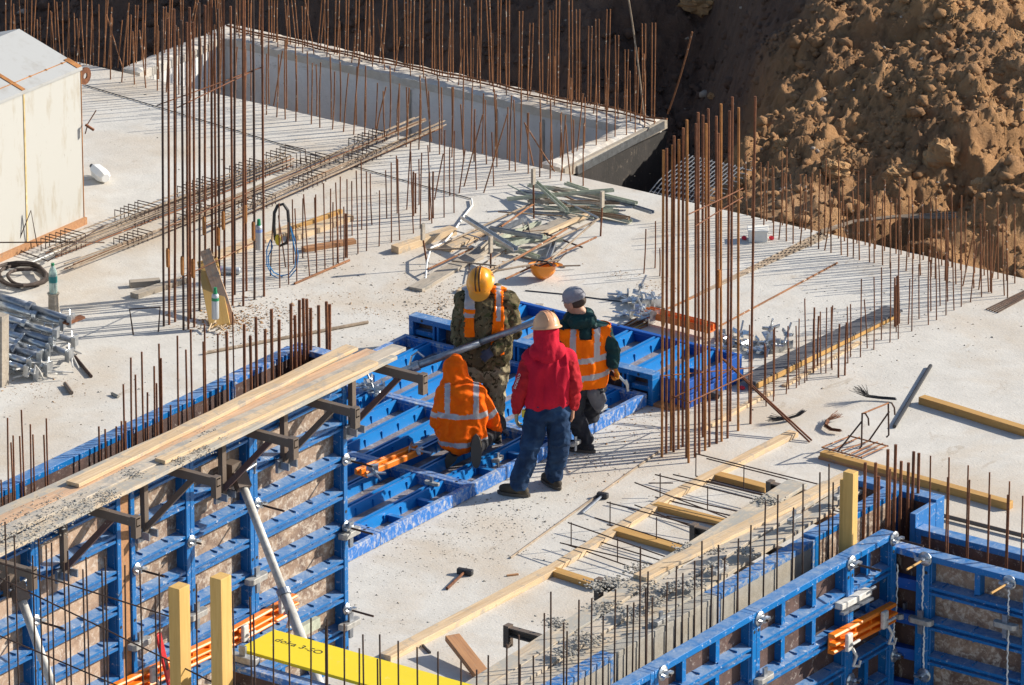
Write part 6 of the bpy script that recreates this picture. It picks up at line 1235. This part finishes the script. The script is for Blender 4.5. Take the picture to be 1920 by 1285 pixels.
def vest_keep(pc):
    x = (pc-J(1097, 660, .02)).dot(RV); z = pc.z; return z > J(0, 722, 0).z and z < J(0, 612, 0).z and abs(x) < .215 and not (abs(x) < .055 and z > J(0, 630, 0).z)
zA, zB = J(0, 668, 0).z, J(0, 700, 0).z
def vest_pick(pc, n):
    x = (pc-J(1097, 660, .02)).dot(RV); z = pc.z-.08*x
    if abs(z-zA) < .026 or abs(z-zB) < .026: return 1
    if z > zA and abs(abs(x)-.105) < .026: return 1
    return 0
shell(jo, 'hi_vis_vest', vest_keep, .014, M_HIVIS, t, [M_HIVIS, M_REFL], vest_pick)
tr = [c(hpL, hpR, .112), c(J(1090, 712), J(1108, 712, .04), .11), c(hpL, knL, .10, .078), c(knL, anL+ZV*.02, .076, .068), c(hpR, knR, .10, .08), c(knR, anR, .078, .068)]
remesh('trousers', tr, .010, M_DARKT, t, 3, .016, 9); remesh('grey_pouch', [c(J(1110, 735, -.05), J(1122, 760, -.03), .06, .05), c(J(1120, 725, .0), J(1128, 750, .0), .045, .04)], .01, m_cloth('grey_cloth', (.17, .17, .18), (.12, .12, .13)), t, 3, .006, 10)
boot(anL, (-RV*.8+HV*.3).normalized(), t, M_KNEE); boot(anR, (-RV*.6+HV*.6).normalized(), t, M_KNEE)
pr = [('e', hd+hR @ Vector((0, -.012, .055)), (.090, .106, .080), hR), ('e', hd+hR @ Vector((0, -.012, .035)), (.094, .110, .030), hR)]
co2 = remesh('knit_cap', pr, .008, M_BEANIE, t, 2, .003, 34, stretch=(1, 1, .1))
remesh('hair', [('e', hd+hR @ Vector((0, -.035, -.005)), (.080, .078, .055), hR)], .008, M_HAIR, t, 2)
# his hammer
hw = wrR+(-ZV*.9+RV*.35)*.10; ht = J(1176, 722, -.02); th_ = thing('hammer', 'small bright claw hammer held in an orange glove', 'hammer', hw); d_ = (ht-hw).normalized(); b = MB(); b.tube([hw-d_*.09, ht], .012, 8); b.build('handle', M_GALV, th_)
b = MB(); b.tube([ht-(RV*.3-ZV*.9)*.05, ht, ht+(RV*.1-ZV*.95)*.06], [.014, .016, .012], 8); b.build('head', M_GALV, th_)

# ---- man in camouflage, facing the camera and bending over the tube
f = Fig(905, 812, .12, 'person in camouflage suit, open orange vest and orange hard hat holding a steel tube'); J = f.J; t = f.t
shL, shR = J(873, 562, 0), J(952, 566, 0); elL, wrL = J(862, 612, .0), J(858, 640, -.04); elR, wrR = J(962, 622, -.02), J(930, 655, -.16)
hpL, hpR = J(880, 690, .0), J(930, 690, .02); knL, knR = J(868, 745, -.05), J(927, 742, .02); anL, anR = J(872, 800, .05), J(926, 796, .05)
hd = J(901, 532, -.08); hp_, hR = head_prims(hd, (-HV*.80-RV*.10-ZV*.70), ZV*.75-HV*.6+RV*-.18)
body = hp_+[c(hd+HV*.05, J(912, 560, .02), .06, .07), c(J(912, 577, .02), J(908, 680, .0), .09, .09), c(shL, shR, .055), c(shL, elL, .044, .036), c(elL, wrL, .034, .028), c(shR, elR, .044, .036), c(elR, wrR, .034, .028), c(hpL, hpR, .07), c(hpL, knL, .078, .052), c(knL, anL, .05, .038), c(hpR, knR, .078, .052), c(knR, anR, .05, .038)]
body += hand_prims(wrL, -ZV*1.0+RV*.05-HV*.15, -RV*.6-HV*.7, -1, 1.0, 1.2)+hand_prims(wrR, -RV*.8-ZV*.45-HV*.1, ZV*.6-HV*.7, 1, 1.6, 1.2)
remesh('body', body, .0062, [M_SKIN, M_GLOVE, M_GLOVEB], t, 2, pick=lambda p, n: (2 if n.dot(HV) < 0 else 1) if min((p-wrL-ZV*-.08).length, (p-wrR+RV*.08).length) < .14 else 0)
face_bits(hd, hR, t)
jk = [c(J(890, 578), J(884, 664, .0), .125, .13), c(J(936, 578), J(932, 664, .0), .125, .13), c(J(912, 575), J(908, 668), .145, .145), c(shL, shR, .095), c(J(895, 556, .0), J(930, 556, .0), .075)]
jo = remesh('jacket', jk, .011, M_CAMO, t, 4, .020, 7)
for a_, e_, w_ in ((shL, elL, wrL), (shR, elR, wrR)): remesh('sleeve', [c(a_, e_, .080, .068), c(e_, w_, .066, .050)], .010, M_CAMO, t, 3, .018, 9)
remesh('collar', [c(J(903, 555, -.05), J(925, 550, -.02), .04), c(J(925, 550, .0), J(933, 538, .04), .04, .035)], .009, M_CAMO, t, 3, .004, 12)
tr = [c(hpL, hpR, .12), c(hpL, knL, .108, .088), c(knL, anL, .086, .076), c(hpR, knR, .108, .088), c(knR, anR, .086, .076)]
remesh('trousers', tr, .010, m_cloth('camouflage_trousers', (.34, .29, .19), (.24, .20, .125), .85, 9, .35, [((.07, .06, .035), 15, .56), ((.36, .31, .21), 18, .60)]), t, 3, .020, 8)
boot(anL, (-HV*.9-RV*.3).normalized(), t); boot(anR, (-HV*.95+RV*.2).normalized(), t)
zt1, zb1, zb2 = J(0, 545, 0).z, J(0, 640, 0).z, J(0, 655, 0).z
def vk(pc):
    x = (pc-J(908, 600, 0)).dot(RV); 
    if pc.z > zt1: return abs(x) > .07 and abs(x) < .19
    L_ = -.165 < x < -.085 and pc.z > J(0, 622, 0).z
    w = (pc.z-zb2)/(zt1-zb2); R__ = .05+.04*w < x < .165 and pc.z > zb2+.0
    return (L_ or R__)
def vp(pc, n):
    x = (pc-J(908, 600, 0)).dot(RV); z = pc.z
    if x > 0: return 1 if (.105 < x < .145 and z > J(0, 592, 0).z) else 0
    return 1 if z > J(0, 570, 0).z or abs(z-J(0, 582, 0).z) < .02 else 0
shell(jo, 'hi_vis_vest', vk, .018, M_HIVIS, t, [M_HIVIS, M_REFL], vp)
T = Matrix((hR @ Vector((0, 1, 0)), hR @ Vector((-1, 0, 0)), hR @ Vector((0, 0, 1)))).transposed().to_4x4(); T.translation = hd+hR @ Vector((0, -.01, .030)); hard_hat(T, mat('amber_helmet', (.80, .30, .015), .3), t, .90, mat('dark_stripe', (.04, .02, .02), .5))
# the tube he carries
a, b_ = J(728, 712, -.16), J(1040, 598, -.16); q = wrR+(-RV*.8-ZV*.45)*.11
a = J(735, 704, -.18); b_ = J(1035, 592, -.18); tt_ = thing('carried_tube', 'long grey steel tube held slanting by the man in camouflage', 'steel tube', a); m_ = a.lerp(b_, .55)
b = MB(); b.tube([a, m_], .034, 14); b.build('lower_tube', M_GALVD, tt_, smooth=True); b = MB(); b.tube([m_, b_], .029, 14); b.build('upper_tube', M_GALVD, tt_, smooth=True); b = MB(); b.tube([a.lerp(b_, .13), a.lerp(b_, .17)], .046, 12); b.tube([a.lerp(b_, .11)+ZV*.03, a.lerp(b_, .11)+ZV*.12+RV*.02, a.lerp(b_, .16)+ZV*.13, a.lerp(b_, .2)+ZV*.06], .01, 6); b.build('collar', M_GALV, tt_); b = MB(); b.tube([b_, b_+(b_-a).normalized()*.03], .045, 8); b.build('end_cap', M_BLACKG, tt_)

# ---- kneeling man in orange, back to the camera
f = Fig(868, 862, .12, 'person in an orange hooded jacket with silver bands, kneeling on the blue panels'); J = f.J; t = f.t
shL, shR = J(836, 738, .1), J(893, 738, .1); elL, wrL = J(822, 790, .05), J(836, 822, .22); elR, wrR = J(920, 785, .12), J(930, 805, .30)
hpL, hpR = J(850, 822, .08), J(890, 822, .08); knL, knR = J(838, 822, .42), J(930, 822, .38); anL, anR = J(856, 850, .06), J(893, 838, -.05)
knL.z = .20; anL.z = .20; knR.z = .30; hd = J(852, 697, .2); hp_, hR = head_prims(hd, HV*.9-ZV*.5, ZV)
body = hp_+[c(hd-ZV*.06, J(862, 735, .15), .055, .08), c(J(864, 742, .12), J(868, 815, .05), .09, .09), c(shL, shR, .055), c(shL, elL, .044, .036), c(elL, wrL, .034, .028), c(shR, elR, .044, .036), c(elR, wrR, .034, .028), c(hpL, hpR, .07), c(hpL, knL, .075, .055), c(knL, anL, .05, .04), c(hpR, knR, .075, .055), c(knR, anR, .05, .04)]
body += hand_prims(wrL, HV*.8-ZV*.5, ZV, -1, 1.0, 1.1)+hand_prims(wrR, HV*.6-ZV*.3+RV*.5, ZV, 1, 1.0, 1.1)
remesh('body', body, .0062, [M_SKIN, M_GLOVEB], t, 2, pick=lambda p, n: 1 if min((p-wrL).length, (p-wrR).length) < .2 else 0)
jk = [c(J(848, 752, .08), J(848, 818, .04), .14, .13), c(J(884, 752, .08), J(884, 818, .04), .14, .13), c(J(866, 748, .08), J(866, 820, .02), .15, .15), c(shL+RV*.02, shR-RV*.02, .10), c(J(852, 735, .14), J(866, 735, .12), .09)]
zw1, zw2 = J(0, 776, 0).z, J(0, 826, 0).z
def opick(pc, n):
    x = (pc-J(866, 780, 0)).dot(RV); z = pc.z
    if abs(z-zw1+.0) < .024 or abs(z-zw2-.05*x) < .024: return 1
    if z > zw1 and abs(abs(x-.0)-.125) < .024: return 1
    return 0
remesh('jacket', jk, .010, [M_ORJ, M_REFL], t, 4, .020, 7, pick=opick)
for a_, e_, w_ in ((shL, elL, wrL), (shR, elR, wrR)):
    ax_ = (w_-e_).normalized(); remesh('sleeve', [c(a_, e_, .085, .074), c(e_, w_, .072, .052)], .009, [M_ORJ, M_REFL], t, 4, .011, 9, pick=lambda p, n, a_=a_, e_=e_: 1 if abs((p-a_).dot((e_-a_).normalized())-(e_-a_).length*.80) < .024 else 0)
remesh('hood', [c(J(853, 690, .2), J(854, 712, .18), .098, .108), c(J(855, 677, .2), J(853, 690, .2), .055, .092), c(J(848, 722, .16), J(866, 724, .14), .10, .10)], .009, M_ORJ, t, 3, .014, 9)
tr = [c(hpL, hpR, .12), c(hpL, knL, .105, .085), c(knL, anL, .082, .07), c(hpR, knR, .105, .09), c(knR, anR, .085, .068)]
remesh('trousers', tr, .010, M_KNEE, t, 4, .010, 9)
boot(anL+HV*.06-ZV*.03, (-ZV*.8-RV*.5).normalized(), t, M_BOOT, 1.0, HV*.95-ZV*.3); boot(anR-HV*.02+ZV*.04, (-ZV*.97-HV*.2).normalized(), t, M_BOOT, 1.0, HV*.97-ZV*.2)

# labels: every bar, clamp and rod of a row is told apart by its place in that row
def ordinal(n):
    a = ['', 'first', 'second', 'third', 'fourth', 'fifth', 'sixth', 'seventh', 'eighth', 'ninth', 'tenth', 'eleventh', 'twelfth', 'thirteenth', 'fourteenth', 'fifteenth', 'sixteenth', 'seventeenth', 'eighteenth', 'nineteenth', 'twentieth']
    return a[n] if n <= 20 else ({30: 'thirtieth', 40: 'fortieth'}[n] if n % 10 == 0 else {2: 'twenty', 3: 'thirty', 4: 'forty'}[n//10]+'-'+a[n % 10])
bpy.context.view_layer.update(); gr = {}
for o in S.collection.objects:
    if o.parent is None and 'group' in o.keys(): gr.setdefault((o['group'], o['label']), []).append(o)
for k, l in gr.items():
    if len(l) > 1:
        l.sort(key=lambda o: proj(o.matrix_basis.translation if o.type == 'EMPTY' or o.matrix_basis.translation.length > .01 else o.matrix_basis @ Vector(o.bound_box[0]))[0])
        for i, o in enumerate(l): o['label'] = '%s, %s from left' % (k[1], ordinal(i+1))
